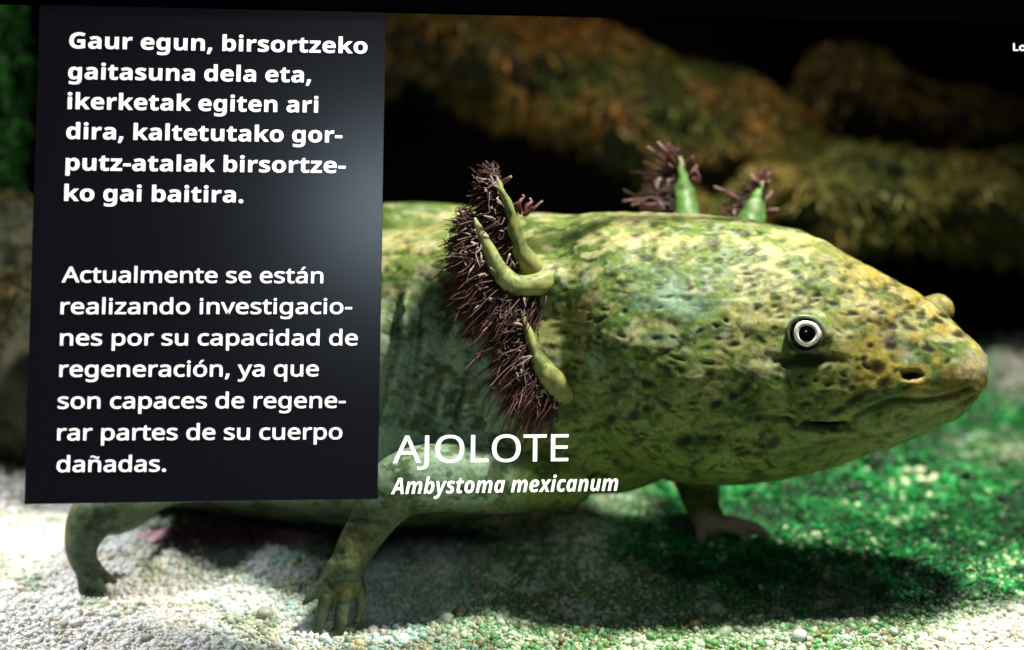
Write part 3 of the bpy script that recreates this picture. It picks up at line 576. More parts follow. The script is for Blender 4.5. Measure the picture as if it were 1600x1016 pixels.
GLYPHS = r'''{"b":{" ":[260,[]],",":[268,[[11,-153,46,1,71,140,198,140,218,108,177,-20,122,-153]]],"-":[322,[[16,205,16,331,306,331,306,205]]],".":[268,[[133,-38,112,-36,92,-28,73,-16,59,3,50,27,48,54,50,81,59,105,74,124,92,136,112,143,133,145,155,143,175,136,194,124,209,106,218,81,220,54,218,27,209,3,194,-16,175,-28,155,-36]]],"G":[724,[[390,-14,328,-10,273,1,223,20,179,47,141,81,110,123,85,171,68,227,57,289,54,358,59,430,74,495,98,554,132,605,175,648,226,683,286,708,355,723,431,728,544,716,648,682,595,554,517,583,430,594,389,591,351,581,318,565,288,542,264,515,244,482,230,444,221,402,218,355,220,311,226,270,237,232,252,200,271,172,295,150,325,133,359,123,400,120,454,123,492,129,492,271,357,271,357,405,648,405,648,28,528,-3]]],"a":[604,[[211,-14,164,-9,123,5,87,30,60,64,43,108,38,163,45,217,66,261,101,295,149,319,211,334,286,341,377,344,377,364,375,389,367,409,356,424,340,434,320,441,296,443,219,432,140,402,87,510,189,548,226,555,264,560,302,561,370,556,427,540,473,513,506,474,526,425,533,364,533,-4,422,-4,393,70,394,70,371,44,346,23,320,6,290,-5,254,-12],[267,103,296,106,323,115,345,131,363,151,373,177,377,208,377,249,323,247,281,243,248,235,226,222,211,205,202,185,199,162,201,142,207,128,217,117,231,109,248,105]]],"b":[633,[[378,-14,340,-12,308,-4,281,8,226,56,220,56,195,-4,74,-4,74,764,231,764,231,583,229,522,225,479,225,479,240,499,260,519,284,536,312,549,344,557,382,560,441,552,491,528,534,487,566,431,586,360,592,274,586,188,566,116,533,59,490,19,438,-6],[336,115,363,120,386,133,406,156,420,187,429,227,432,276,429,324,420,364,405,394,385,416,362,429,334,433,300,429,274,418,256,399,243,371,235,335,231,291,231,275,234,227,241,187,254,156,273,133,300,120]]],"d":[633,[[251,-14,193,-6,142,18,99,59,67,115,47,186,41,272,47,358,67,430,100,487,143,527,195,552,255,560,293,557,326,550,354,536,378,520,399,500,414,480,412,480,406,522,402,585,402,764,559,764,559,-4,438,-4,409,67,408,67,393,47,373,27,349,10,321,-3,289,-11],[303,113,339,117,367,129,387,148,400,175,409,211,412,255,412,271,409,320,401,360,388,391,368,413,339,426,301,431,272,426,248,413,227,390,212,359,203,319,200,270,203,222,212,182,227,152,248,130,273,117]]],"e":[591,[[325,-14,272,-11,223,0,178,17,139,41,105,73,78,111,57,157,45,209,41,269,45,330,56,384,74,430,99,470,130,502,166,528,208,546,253,556,303,560,374,553,435,531,485,494,522,444,545,382,552,308,552,232,201,232,205,198,217,166,236,140,262,121,294,109,332,105,427,115,521,150,521,26,433,-4],[204,339,404,339,401,366,392,392,379,415,360,432,335,442,304,446,278,443,255,434,235,419,220,398,209,370]]],"g":[633,[[282,-244,174,-237,74,-211,74,-83,148,-108,218,-122,291,-127,331,-122,362,-108,384,-84,397,-51,402,-7,402,4,404,39,406,67,408,67,389,42,366,21,341,5,313,-5,283,-12,251,-14,190,-6,138,20,96,62,65,119,47,189,41,272,47,355,66,426,98,483,141,526,193,552,255,560,294,557,330,547,363,531,391,508,415,480,414,480,426,550,559,550,559,-1,551,-74,528,-134,489,-182,434,-217,365,-237],[304,111,338,115,365,125,385,142,400,168,409,205,412,253,412,271,409,324,400,365,386,395,365,415,337,427,302,431,266,425,238,406,217,374,205,329,201,270,205,212,218,167,238,136,267,117]]],"i":[305,[[153,610,131,612,111,617,93,627,79,641,71,661,68,687,71,713,79,733,93,748,111,757,131,762,153,764,175,762,194,757,212,748,227,733,235,713,238,687,235,661,227,641,212,627,194,617,175,612],[74,-4,74,550,231,550,231,-4]]],"k":[620,[[74,-4,74,764,231,764,231,420,228,358,223,301,219,301,249,342,283,383,437,550,614,549,395,309,627,-4,446,-4,290,215,231,168,231,-4]]],"l":[305,[[74,-4,74,764,231,764,231,-4]]],"n":[657,[[74,-4,74,550,195,550,215,480,218,480,237,504,261,525,290,541,321,551,354,558,388,560,444,555,492,539,532,511,562,472,580,420,586,356,586,-4,429,-4,429,319,427,354,420,383,409,405,393,421,372,430,345,433,306,428,276,413,255,388,242,354,234,310,231,257,231,-4]]],"o":[619,[[308,-14,259,-10,213,1,171,19,133,45,101,78,75,118,56,164,45,216,41,274,49,359,73,429,113,486,167,527,233,552,311,560,361,556,407,545,449,527,486,501,518,468,544,429,563,384,574,332,578,274,570,189,546,118,505,61,451,19,385,-6],[310,114,345,118,372,132,392,154,406,185,415,225,418,274,415,323,406,363,392,393,372,415,344,428,309,432,274,428,247,415,227,393,213,363,204,323,201,274,204,225,213,185,227,154,247,132,275,118]]],"p":[633,[[74,-244,74,550,202,550,223,479,225,479,240,499,260,518,284,535,312,549,344,557,382,560,441,552,491,528,534,487,566,431,586,360,592,274,585,188,565,117,532,60,488,19,437,-6,378,-14,341,-12,309,-4,282,8,226,56,223,56,231,-20,231,-244],[336,115,366,120,390,133,408,156,421,187,429,227,432,276,428,333,416,377,396,408,369,427,334,433,300,429,274,418,256,399,243,371,235,335,231,291,231,275,234,227,241,187,254,156,273,133,300,120]]],"r":[454,[[74,-4,74,550,194,550,216,458,218,458,235,483,257,508,284,529,314,546,347,557,383,560,409,559,437,555,426,407,401,412,378,413,353,412,330,407,307,400,285,389,267,375,252,358,240,336,233,310,231,278,231,-4]]],"s":[497,[[226,-14,127,-6,42,19,42,151,142,116,231,103,257,104,277,109,291,115,301,124,306,134,308,146,301,169,270,193,192,228,108,272,87,288,70,306,57,326,48,348,43,375,41,404,48,452,68,491,102,521,146,543,199,556,261,560,359,550,458,515,410,401,331,431,259,442,224,438,204,427,197,410,205,389,236,368,309,336,390,296,412,281,429,263,444,244,455,220,461,193,463,162,456,110,436,66,403,31,357,6,298,-9]]],"t":[434,[[265,-14,233,-12,203,-7,176,2,151,16,130,35,113,60,100,90,93,127,90,171,90,430,19,430,19,499,102,550,145,666,247,666,247,550,400,550,400,430,247,430,247,171,249,153,254,139,264,128,276,120,291,115,308,113,355,118,406,131,406,12,343,-6]]],"u":[657,[[269,-14,213,-9,165,7,125,35,95,74,77,126,71,190,71,550,228,550,228,227,230,192,237,163,248,141,264,126,285,116,312,113,351,118,381,133,402,158,415,192,423,236,426,289,426,550,583,550,583,-4,462,-4,442,66,439,66,420,42,396,21,367,5,336,-5,303,-12]]],"z":[488,[[23,-4,23,89,273,428,38,428,38,550,453,550,453,448,210,118,462,118,462,-4]]]},"r":{" ":[260,[]],",":[268,[[25,-142,57,-1,80,129,192,129,206,107,167,-16,115,-142]]],"-":[322,[[27,216,27,320,295,320,295,216]]],".":[268,[[133,-27,114,-25,97,-18,81,-8,68,9,61,29,59,54,61,79,68,100,81,116,97,126,114,132,133,134,152,132,170,126,186,116,199,100,207,79,209,54,207,29,199,8,186,-8,170,-19,152,-25]]],"A":[639,[[-19,-13,270,730,369,730,657,-13,536,-13,450,208,185,208,100,-13],[225,314,413,314,340,513,330,542,316,586,318,598,314,560,299,513]]],"a":[561,[[215,-23,167,-19,123,-5,86,18,56,52,39,96,33,149,40,202,63,247,101,283,154,309,221,326,302,333,381,336,381,354,378,393,369,420,356,438,337,451,313,458,283,461,206,449,125,416,88,506,184,544,218,552,253,556,288,558,350,553,401,538,442,512,471,474,488,425,493,366,493,-13,406,-13,389,63,401,63,380,40,355,17,328,-1,296,-13,259,-21],[235,74,275,78,310,89,339,108,362,135,375,170,380,215,380,248,315,246,256,241,212,231,183,216,165,198,154,176,150,148,153,124,160,106,173,92,190,82,210,76]]],"c":[480,[[300,-23,252,-20,208,-10,167,7,131,32,100,64,75,103,56,150,46,204,42,265,46,329,57,384,76,432,102,472,134,504,171,529,213,546,258,556,306,559,388,550,464,525,428,428,361,448,304,456,251,448,211,426,183,390,165,336,159,266,163,209,175,162,195,125,222,100,256,84,299,79,374,88,451,115,451,10,381,-15]]],"d":[615,[[275,-23,209,-15,152,10,105,51,70,108,49,180,42,267,49,354,70,426,105,484,153,526,210,551,276,559,317,556,353,548,384,534,410,517,433,497,448,480,434,480,432,505,429,546,429,773,543,773,543,-13,448,-13,435,59,448,59,434,41,411,21,384,3,353,-12,316,-20],[289,76,337,81,373,95,398,118,415,150,426,195,430,250,430,266,426,326,416,375,399,412,374,438,338,454,288,460,249,454,217,438,192,409,174,370,163,322,159,265,163,208,174,161,192,123,217,97,249,81]]],"e":[564,[[313,-23,262,-19,215,-9,172,9,134,35,102,68,76,107,57,154,46,206,42,264,45,322,56,374,73,421,96,461,125,496,161,523,200,543,244,555,292,559,338,556,380,545,417,527,450,503,477,473,498,437,514,397,523,352,526,304,526,238,160,238,165,198,179,155,202,121,233,98,271,83,317,78,405,87,502,120,502,16,411,-14],[164,334,407,334,405,361,395,395,379,423,357,444,328,457,291,461,255,457,226,445,201,425,182,397,169,362]]],"g":[615,[[290,-253,215,-249,149,-238,84,-215,84,-106,158,-136,222,-149,295,-154,335,-150,368,-137,394,-117,414,-90,426,-57,430,-15,430,5,431,40,432,58,448,58,427,33,396,8,361,-9,321,-20,276,-23,208,-15,150,11,103,55,69,113,49,184,42,267,49,349,69,419,103,479,150,523,208,550,275,559,311,557,345,550,376,538,405,521,431,499,449,478,437,478,449,549,543,549,543,-10,536,-82,516,-143,481,-191,431,-226,367,-246],[289,75,335,80,371,93,397,114,415,145,427,189,431,246,431,267,427,331,415,381,396,416,369,440,333,454,287,459,250,453,219,438,194,411,175,373,163,325,159,266,163,207,175,159,193,122,218,96,250,80]]],"i":[258,[[130,612,113,614,98,620,84,630,73,644,67,661,65,681,67,701,73,719,84,733,98,743,113,748,130,750,146,748,161,743,174,733,186,719,192,702,194,681,192,661,186,643,175,630,161,620,146,614],[72,-13,72,549,186,549,186,-13]]],"l":[258,[[72,-13,72,773,186,773,186,-13]]],"m":[935,[[72,-13,72,549,167,549,180,476,167,476,183,497,207,520,236,537,267,549,299,557,332,559,381,555,424,544,459,524,488,496,504,469,494,469,511,493,538,517,569,536,602,549,637,556,673,559,731,554,780,537,819,509,846,468,862,414,867,350,867,-13,754,-13,754,344,750,388,738,420,720,441,693,454,658,459,614,454,581,441,557,419,540,388,530,347,526,296,526,-13,413,-13,413,344,409,388,397,420,378,441,352,454,316,459,271,454,238,439,215,415,199,380,189,334,186,278,186,-13]]],"n":[618,[[72,-13,72,549,167,549,180,476,168,476,184,498,210,520,241,537,274,549,308,557,343,559,404,554,456,537,497,509,527,468,544,415,550,350,550,-13,437,-13,437,342,432,386,420,418,399,441,370,454,330,459,280,454,243,439,218,414,200,379,190,334,186,278,186,-13]]],"o":[605,[[301,-23,253,-19,209,-8,168,11,131,38,101,71,75,112,57,158,46,211,42,269,50,354,73,425,112,483,165,525,229,551,304,559,353,555,398,544,439,525,476,498,506,465,531,425,549,379,560,327,564,269,556,184,533,113,493,54,440,11,376,-15],[303,76,349,82,384,98,411,126,431,164,443,212,447,269,443,326,431,373,411,410,384,437,348,453,302,459,256,453,220,437,194,410,175,373,163,326,159,269,163,212,175,164,194,126,221,98,257,82]]],"p":[615,[[72,-253,72,549,168,549,180,476,167,476,181,494,203,515,229,533,261,548,298,556,340,559,405,551,462,526,509,486,545,429,566,356,573,269,566,183,545,110,510,53,462,10,405,-15,339,-23,298,-20,262,-12,230,2,204,20,181,39,167,55,181,55,184,26,186,-20,186,-253],[326,76,354,79,378,87,398,100,415,118,430,141,441,168,449,199,454,233,456,270,452,325,441,372,423,410,398,437,365,453,324,459,278,454,243,440,219,418,202,385,191,341,186,285,186,269,190,210,200,161,216,124,241,98,277,82]]],"q":[615,[[429,-253,429,-11,430,32,433,59,447,59,433,42,411,21,384,3,352,-12,315,-20,273,-23,209,-15,153,10,105,51,70,108,49,180,42,267,49,354,70,426,107,484,155,526,211,551,276,559,317,556,354,548,385,533,412,515,435,494,449,476,436,476,449,549,543,549,543,-253],[290,76,337,81,372,94,397,117,415,149,426,193,430,248,430,266,426,327,416,376,398,413,373,439,337,454,288,460,248,454,217,438,192,409,174,370,163,322,159,265,163,208,174,161,192,124,217,97,249,82]]],"r":[413,[[72,-13,72,549,169,549,179,451,164,451,180,474,203,501,230,524,261,544,297,555,335,559,369,557,413,551,398,444,357,451,329,453,305,451,281,444,259,432,238,417,221,398,206,374,195,348,188,319,186,286,186,-13]]],"s":[479,[[220,-23,121,-14,39,15,39,123,133,87,162,80,192,75,222,74,261,76,291,83,311,93,325,106,333,122,336,139,327,168,292,197,212,232,122,273,98,288,77,305,60,325,48,348,40,374,38,404,45,450,65,489,99,520,143,542,194,555,252,559,346,549,441,518,400,424,319,451,246,461,215,459,189,454,170,445,158,435,151,423,148,409,149,398,153,388,157,381,198,353,278,319,366,279,390,263,410,246,426,226,438,203,445,177,447,148,440,96,419,53,384,19,338,-4,283,-18]]],"t":[361,[[249,-23,220,-21,193,-16,166,-7,142,6,121,25,103,48,89,78,82,114,79,156,79,455,3,455,3,518,82,554,118,672,193,672,193,549,348,549,348,455,193,455,193,159,195,131,202,110,213,95,227,84,244,77,264,75,303,78,352,89,352,-4,301,-18]]],"u":[618,[[274,-23,212,-18,160,-1,119,27,89,68,72,121,66,184,66,549,181,549,181,192,186,148,198,116,219,94,248,81,287,76,337,81,374,96,400,121,417,156,428,201,432,257,432,549,546,549,546,-13,450,-13,437,58,450,58,434,37,408,14,377,-2,344,-14,310,-21]]],"v":[508,[[194,-13,-19,549,103,549,220,224,237,175,254,123,261,91,245,91,254,124,271,176,288,224,405,549,527,549,313,-13]]],"y":[510,[[84,-253,40,-250,-2,-243,-2,-147,39,-153,70,-155,96,-152,117,-145,135,-132,151,-115,165,-93,177,-68,203,-2,-18,549,104,549,223,235,250,158,266,98,250,98,266,154,294,236,406,549,529,549,291,-79,270,-127,245,-169,216,-204,179,-232,135,-248]]],"z":[470,[[26,-13,26,62,304,456,43,455,43,549,437,549,437,466,163,80,444,81,444,-13]]]},"t":{"A":[639,[[-4,-3,277,720,362,720,642,-3,543,-3,457,218,178,218,93,-3],[210,304,428,304,349,516,339,545,326,589,318,618,305,563,290,516]]],"E":[556,[[94,-3,94,717,499,717,499,632,190,632,190,415,481,415,481,331,190,331,190,82,499,82,499,-3]]],"J":[273,[[-4,-193,-47,-189,-81,-179,-81,-97,-44,-105,-6,-108,40,-98,54,-90,65,-79,75,-65,83,-46,87,-23,89,4,89,717,185,717,185,11,179,-52,162,-104,133,-143,95,-171,49,-188]]],"L":[524,[[94,-3,94,717,190,717,190,83,502,83,502,-3]]],"O":[781,[[391,-13,321,-8,259,8,205,33,160,69,123,112,94,164,74,223,62,288,58,359,62,430,74,494,94,552,123,603,160,647,205,682,259,707,321,723,392,728,460,723,521,708,574,682,619,647,656,604,685,553,706,494,719,429,723,358,719,287,706,222,685,163,656,112,619,69,574,33,520,8,460,-8],[391,71,437,74,477,83,512,99,542,120,567,147,597,205,616,275,622,358,616,441,597,511,567,568,542,595,512,616,477,631,437,640,392,643,347,640,306,631,271,616,241,595,216,568,184,511,165,441,159,358,165,275,184,205,215,147,240,120,270,99,305,83,346,74]]],"T":[556,[[230,-3,230,632,7,632,7,717,548,717,548,632,326,632,326,-3]]],"o":[605,[[301,-13,255,-9,212,2,173,20,138,45,109,77,84,116,66,161,56,212,52,269,59,351,82,421,120,476,170,517,232,541,304,549,351,545,395,534,434,516,469,491,498,459,522,421,540,376,550,326,554,269,546,186,524,117,486,61,435,20,373,-5],[303,66,351,72,390,90,420,120,440,161,453,211,457,269,453,327,440,376,420,416,390,445,351,463,302,469,253,463,214,445,185,416,165,376,153,327,149,269,153,211,165,161,186,120,215,90,254,72]]]},"x":{" ":[260,[]],"A":[628,[[-60,0,314,714,496,714,568,0,423,0,411,170,180,170,96,0],[241,297,404,297,391,481,387,540,386,601,384,601,362,547,335,490]]],"a":[594,[[198,-10,172,-8,148,-1,123,9,101,25,82,46,66,73,54,105,46,143,44,188,46,232,52,276,62,320,76,362,93,402,113,439,136,472,163,500,193,524,225,542,260,552,297,556,330,554,358,546,382,534,402,518,418,498,432,476,436,476,464,546,577,546,461,0,351,0,358,71,354,71,334,49,312,29,287,13,261,0,231,-7],[256,109,276,112,294,120,312,133,328,151,343,171,356,195,383,275,390,357,388,379,382,398,372,414,358,427,342,434,322,437,304,435,288,427,271,415,230,359,203,281,193,195,196,164,203,140,216,123,233,112]]],"b":[595,[[298,-10,265,-8,237,0,213,12,193,28,177,48,163,70,159,70,131,0,18,0,179,760,326,760,296,619,285,573,270,520,255,473,259,473,316,531,339,545,366,553,397,556,423,554,448,547,472,536,494,521,513,500,529,473,541,441,549,403,551,358,549,314,543,270,533,226,519,184,502,144,482,107,459,74,432,46,403,22,370,4,335,-6],[273,109,291,111,307,119,323,131,364,187,392,265,402,351,399,382,392,406,379,423,361,434,338,437,315,434,295,425,277,411,261,392,248,370,236,346,213,265,205,195,207,171,213,150,224,133,237,119,254,112]]],"c":[483,[[247,-10,211,-8,177,-1,145,10,116,27,91,48,71,75,56,107,47,146,44,191,46,239,52,286,63,331,78,373,96,411,119,447,146,479,176,505,210,527,248,543,289,553,333,556,421,547,493,521,448,409,397,429,339,437,310,433,283,422,260,403,240,377,223,348,210,315,201,278,195,241,193,203,195,175,203,151,215,133,232,120,252,112,277,109,346,121,411,149,411,29,338,1]]],"e":[557,[[260,-10,200,-4,148,13,104,42,71,83,51,136,44,201,46,246,53,291,63,334,79,374,98,412,121,447,149,478,181,505,217,527,257,543,301,553,349,556,405,551,451,537,487,514,512,483,527,448,532,407,523,353,498,307,455,269,394,240,315,223,218,217,193,217,192,206,192,197,195,170,203,146,217,127,237,113,261,104,289,101,367,111,450,143,450,32,363,1],[209,316,231,316,282,319,323,328,354,343,374,361,387,382,391,404,385,430,368,445,340,450,322,448,304,442,286,433,269,420,253,405,238,386,226,365,216,342]]],"i":[297,[[231,614,211,616,194,620,178,627,167,639,159,654,157,674,160,700,167,721,180,738,198,750,220,758,246,760,265,759,282,754,297,747,309,736,317,721,319,701,317,677,309,656,298,638,281,625,258,617],[18,0,134,546,281,546,165,0]]],"m":[905,[[18,0,134,546,246,546,236,445,240,445,262,476,287,502,314,525,343,542,376,553,412,556,447,553,476,543,499,527,517,504,531,477,540,445,544,445,566,476,591,502,618,525,648,542,682,553,718,556,760,551,794,537,820,513,839,482,850,444,854,399,843,311,778,0,631,0,698,319,706,377,701,410,685,430,658,437,637,434,617,425,598,409,581,388,565,363,551,334,519,227,472,0,325,0,392,319,400,377,395,410,379,430,352,437,331,434,311,424,292,408,275,387,259,362,246,332,213,226,165,0]]],"n":[604,[[18,0,134,546,246,546,236,445,240,445,262,476,287,502,314,525,343,542,376,553,412,556,455,551,491,537,518,513,537,482,549,444,553,399,542,311,477,0,330,0,397,319,405,377,399,410,381,430,352,437,331,434,311,424,292,408,275,387,259,362,246,332,213,226,165,0]]],"o":[585,[[253,-10,214,-7,178,1,145,16,115,35,91,59,71,88,56,121,47,159,44,200,46,247,52,293,62,336,76,378,94,416,116,451,142,481,172,507,206,528,245,544,287,553,334,556,393,550,443,531,485,499,516,456,535,403,541,340,539,295,533,251,524,208,511,168,493,130,471,96,446,66,416,40,382,18,343,3,300,-7],[265,110,291,114,314,125,335,143,352,167,366,196,378,229,386,264,391,301,393,340,391,366,386,389,378,408,365,424,346,433,323,436,302,434,283,426,265,414,249,397,236,378,224,355,200,278,192,200,195,168,204,142,218,124,239,114]]],"s":[473,[[175,-10,84,-2,11,22,11,143,87,111,167,99,189,101,210,105,229,113,244,125,253,140,256,158,254,171,249,183,240,194,174,238,143,258,116,278,96,299,80,322,71,350,68,382,74,434,93,477,123,512,165,536,216,551,276,556,367,545,396,537,425,525,453,510,405,405,343,434,279,446,236,435,225,426,219,414,217,400,219,388,224,377,233,367,291,330,322,312,350,292,373,270,391,245,401,215,405,180,398,122,377,75,343,38,296,11,240,-5]]],"t":[410,[[200,-10,160,-7,126,2,97,18,75,41,62,74,58,116,64,171,120,434,46,434,60,506,156,547,220,662,315,662,291,546,429,546,405,434,267,434,211,171,208,145,209,134,213,124,220,117,251,109,290,113,330,126,330,16,274,-2]]],"u":[604,[[193,-10,150,-5,115,9,89,33,69,64,58,102,54,147,57,193,66,251,128,546,275,546,208,227,200,169,206,136,224,116,253,109,275,112,295,122,314,137,330,159,346,184,360,214,392,320,440,546,587,546,471,0,359,0,369,101,364,101,342,70,318,44,291,21,262,4,229,-7]]],"x":[531,[[-49,0,185,280,75,546,232,546,288,383,407,546,580,546,352,272,471,0,312,0,251,167,122,0]]],"y":[519,[[3,-240,-40,-238,-69,-231,-69,-114,-42,-118,-12,-120,17,-117,43,-108,65,-93,84,-73,101,-50,117,-24,130,0,50,546,194,546,221,293,226,219,227,150,231,150,252,209,284,283,411,546,571,546,239,-78,208,-129,173,-169,135,-201,94,-222,50,-236]]]}}'''

# ------------------------------------------------------------------ mossy rocks and weed behind the animal
def rock(name, tab, label, mossdens, colrock, mosscols, seed, group='mossy rocks at the back', blade=(34, 3.4), thr=-0.35):
    T = np.array(tab, float); base = empty(name, at(T[:, 0].mean(), T[:, 2].max(), T[:, 3].mean()))
    tag(base, label, 'rock', group)
    V, F, Tr = loft(tab, 110, 90, 0.45, 2.3, 2.3)
    ctr = np.stack([V[:, 0], np.interp(V[:, 0], T[:, 0], (T[:, 1]+T[:, 2])/2), np.interp(V[:, 0], T[:, 0], T[:, 3])], -1)
    nd = V - ctr; nd /= np.linalg.norm(nd, axis=1, keepdims=True) + 1e-6
    V = V + nd*(40*fbm(V, 120, seed, 5) + 34*(1 - 2*np.abs(vnoise(V, 70, seed+3))) + 10*vnoise(V, 26, seed+5))[:, None]
    nz = fbm(V, 70, seed+9, 3)
    c = np.array(colrock)*(1 + 0.5*nz)[:, None]
    W = at(*V.T); Q = np.vstack([F, np.column_stack([Tr, Tr[:, 2]])]) if False else F
    make_mesh('stone', W, F[:, ::-1], M_rock, base, np.clip(c, 0.004, .6))
    # moss blades on faces that look up or outwards
    a, b, e = W[F[:, 0]], W[F[:, 1]], W[F[:, 3]]; nn = np.cross(b - a, e - a); ar = np.linalg.norm(nn, axis=1); nn /= ar[:, None] + 1e-12
    cen = W[F].mean(1)
    if np.mean((nn*(cen - W.mean(0))).sum(1)) < 0: nn = -nn
    pz = vnoise(V[F].mean(1), 90, seed+21)
    wgt = ar*np.clip(nn[:, 2]*0.9 + 0.35 + 0.5*pz - thr, 0, None); k = int(mossdens)
    R = np.random.default_rng(seed); idx = R.choice(len(F), k, p=wgt/wgt.sum())
    t1, t2 = R.random((2, k, 1)); pos = (W[F[idx, 0]]*(1-t1) + W[F[idx, 1]]*t1)*(1-t2) + (W[F[idx, 3]]*(1-t1) + W[F[idx, 2]]*t1)*t2
    dr = nn[idx] + R.normal(0, .8, (k, 3)); dr /= np.linalg.norm(dr, axis=1, keepdims=True)
    w = np.clip(0.5 + 0.8*vnoise(pos/S, 120, seed+31) + 0.25*R.normal(size=k), 0, 1)[:, None]
    mc = np.array(mosscols[0])*(1-w) + np.array(mosscols[1])*w; mc = mc*0.8*(0.6 + 0.8*R.random((k, 1)))
    mc[R.random(k) < 0.02] = (0.45, 0.42, 0.18)
    global rng; keep_rng = rng; rng = R
    v, f, cc = blades(pos, dr, blade[0]*S*R.uniform(0.4, 1.2, k), blade[1]*S*R.uniform(0.6, 1.5, k), mc, np.array([0, 0, -0.45])); rng = keep_rng
    m = make_mesh('moss', v, f, M_moss, base, np.clip(cc, 0.003, .6)); m['kind'] = 'stuff'
    return base
rock('mossy_rock', [(430,-40,40,1560,60,60),(520,-25,120,1560,150,150),(650,8,110,1560,180,180),(800,42,170,1550,190,190),(950,72,235,1540,190,190),(1080,108,310,1530,180,180),(1190,165,350,1520,150,150),(1260,225,340,1510,90,90),(1290,265,290,1510,30,30)],
     'long sloping rock with rust brown moss above and green moss below', 34000, (0.04, 0.032, 0.018), [(0.46, 0.20, 0.05), (0.07, 0.14, 0.025)], 2)
rock('mossy_rock', [(1235,150,180,1720,30,30),(1270,118,215,1720,90,90),(1340,112,200,1720,120,120),(1450,145,225,1720,130,130),(1600,178,240,1720,130,130),(1760,190,310,1720,110,110),(1820,230,280,1720,30,30)],
     'small dark ledge of rock in the upper right with thin brown moss', 10000, (0.04, 0.032, 0.024), [(0.24, 0.14, 0.045), (0.12, 0.12, 0.03)], 13)
rock('mossy_rock', [(1080,335,365,1340,30,30),(1120,310,375,1340,110,110),(1190,275,380,1340,150,150),(1300,255,375,1340,170,170),(1450,262,372,1340,170,170),(1620,256,376,1340,170,170),(1800,250,375,1340,120,120),(1880,290,350,1340,30,30)],
     'broad rock ledge of olive brown moss behind the snout', 30000, (0.04, 0.032, 0.02), [(0.26, 0.18, 0.04), (0.09, 0.12, 0.025)], 24)
rock('mossy_rock', [(-420,420,700,960,40,40),(-330,350,770,960,190,190),(-150,338,790,960,240,240),(0,345,785,960,230,230),(70,372,765,960,180,180),(120,450,700,960,60,60)],
     'grey green rock with a brown top beside the left border', 7000, (0.085, 0.085, 0.055), [(0.22, 0.13, 0.05), (0.07, 0.11, 0.05)], 35, thr=0.45)

weed = empty('water_weed', at(-20, 420, 1080)); tag(weed, 'dim green water weed hanging in the upper left corner', 'water weed')
R = np.random.default_rng(3); stems = Pile(); lv = []
for k in range(16):
    x = R.uniform(-190, 110); d = R.uniform(1020, 1180); p = [(x + R.normal(0, 10), y, d + R.normal(0, 8), 3.0) for y in np.linspace(430, -90, 8)]
    V, F, s = tube(p, 40, 6); stems.add(at(*V.T), F, np.tile([0.02, 0.06, 0.015], (len(V), 1)))
    lv.append(spline([q[:3] for q in p], 160))
V, F, C = stems.get(); make_mesh('stem', V, F, M_moss, weed, C)['kind'] = 'stuff'
lp = np.vstack(lv); lp = at(*lp.T); lp = np.repeat(lp, 3, 0); k = len(lp); dr = R.normal(size=(k, 3)) + [0, -0.3, -0.2]; dr /= np.linalg.norm(dr, axis=1, keepdims=True)
rng = R
V, F, C = blades(lp, dr, S*R.uniform(16, 34, k), S*R.uniform(3, 6, k), np.array([0.03, 0.12, 0.022])*R.uniform(0.5, 1.5, (k, 1)), np.array([0, 0, -0.4]))
make_mesh('leaves', V, F, M_moss, weed, C)['kind'] = 'stuff'

# ------------------------------------------------------------------ the display: frame, dark text panel, lettering
u = np.array([20400.0, 2600.0, 19.0]); u /= np.linalg.norm(u)
v = np.array([503.0, 2600.0, 41200.0]); v /= np.linalg.norm(v)
nrm = np.cross(u, v); nrm /= np.linalg.norm(nrm)
if nrm[1] > 0: nrm = -nrm                       # faces the viewer
O = at(320, 400, 0)
def on_plane(x, y, lift=0.0):
    c = np.array([0, -D*S, 0]); r_ = at(x, y, 0) - c
    return c + r_*(((O + nrm*lift*S - c) @ nrm)/(r_ @ nrm))

def slab(name, corners, thick, mat, bevel=0.0012, parent=None):
    front = [Vector(p) for p in corners]; back = [p - Vector(nrm*thick) for p in front]
    me = bpy.data.meshes.new(name); me.from_pydata([tuple(p) for p in front + back], [], [(0,1,2,3),(7,6,5,4),(0,4,5,1),(1,5,6,2),(2,6,7,3),(3,7,4,0)]); me.update()
    me.materials.append(mat); o = bpy.data.objects.new(name, me); COL.objects.link(o)
    if bevel:
        b = o.modifiers.new('bevel', 'BEVEL'); b.width = bevel; b.segments = 2
    if parent is not None: o.parent = parent; o.matrix_parent_inverse = Matrix.Translation(parent.location).inverted()
    return o

fr = slab('display_frame', [on_plane(-500, 20), on_plane(2000, 50), on_plane(2000, 20), on_plane(-500, -40)][::1], 0.006, M_frame)
# lower edge of the frame follows the top border
me = fr.data; lo_l, lo_r = on_plane(-500, -6, 6), on_plane(2000, 48.5, 6)
for i, p in ((0, lo_l), (1, lo_r), (2, on_plane(2000, -14, 6)), (3, on_plane(-500, -40, 6))):
    me.vertices[i].co = p; me.vertices[i+4].co = p - nrm*0.006
tag(fr, 'black border frame along the top of the display', 'display frame')

panel = empty('text_panel', on_plane(314, 784)); tag(panel, 'black rectangular text panel with white Basque and Spanish paragraphs', 'text panel')
slab('board', [on_plane(38, 788), on_plane(590, 780), on_plane(603.6, -2), on_plane(62, -2)], 0.004, M_panel, 0.0003, panel)

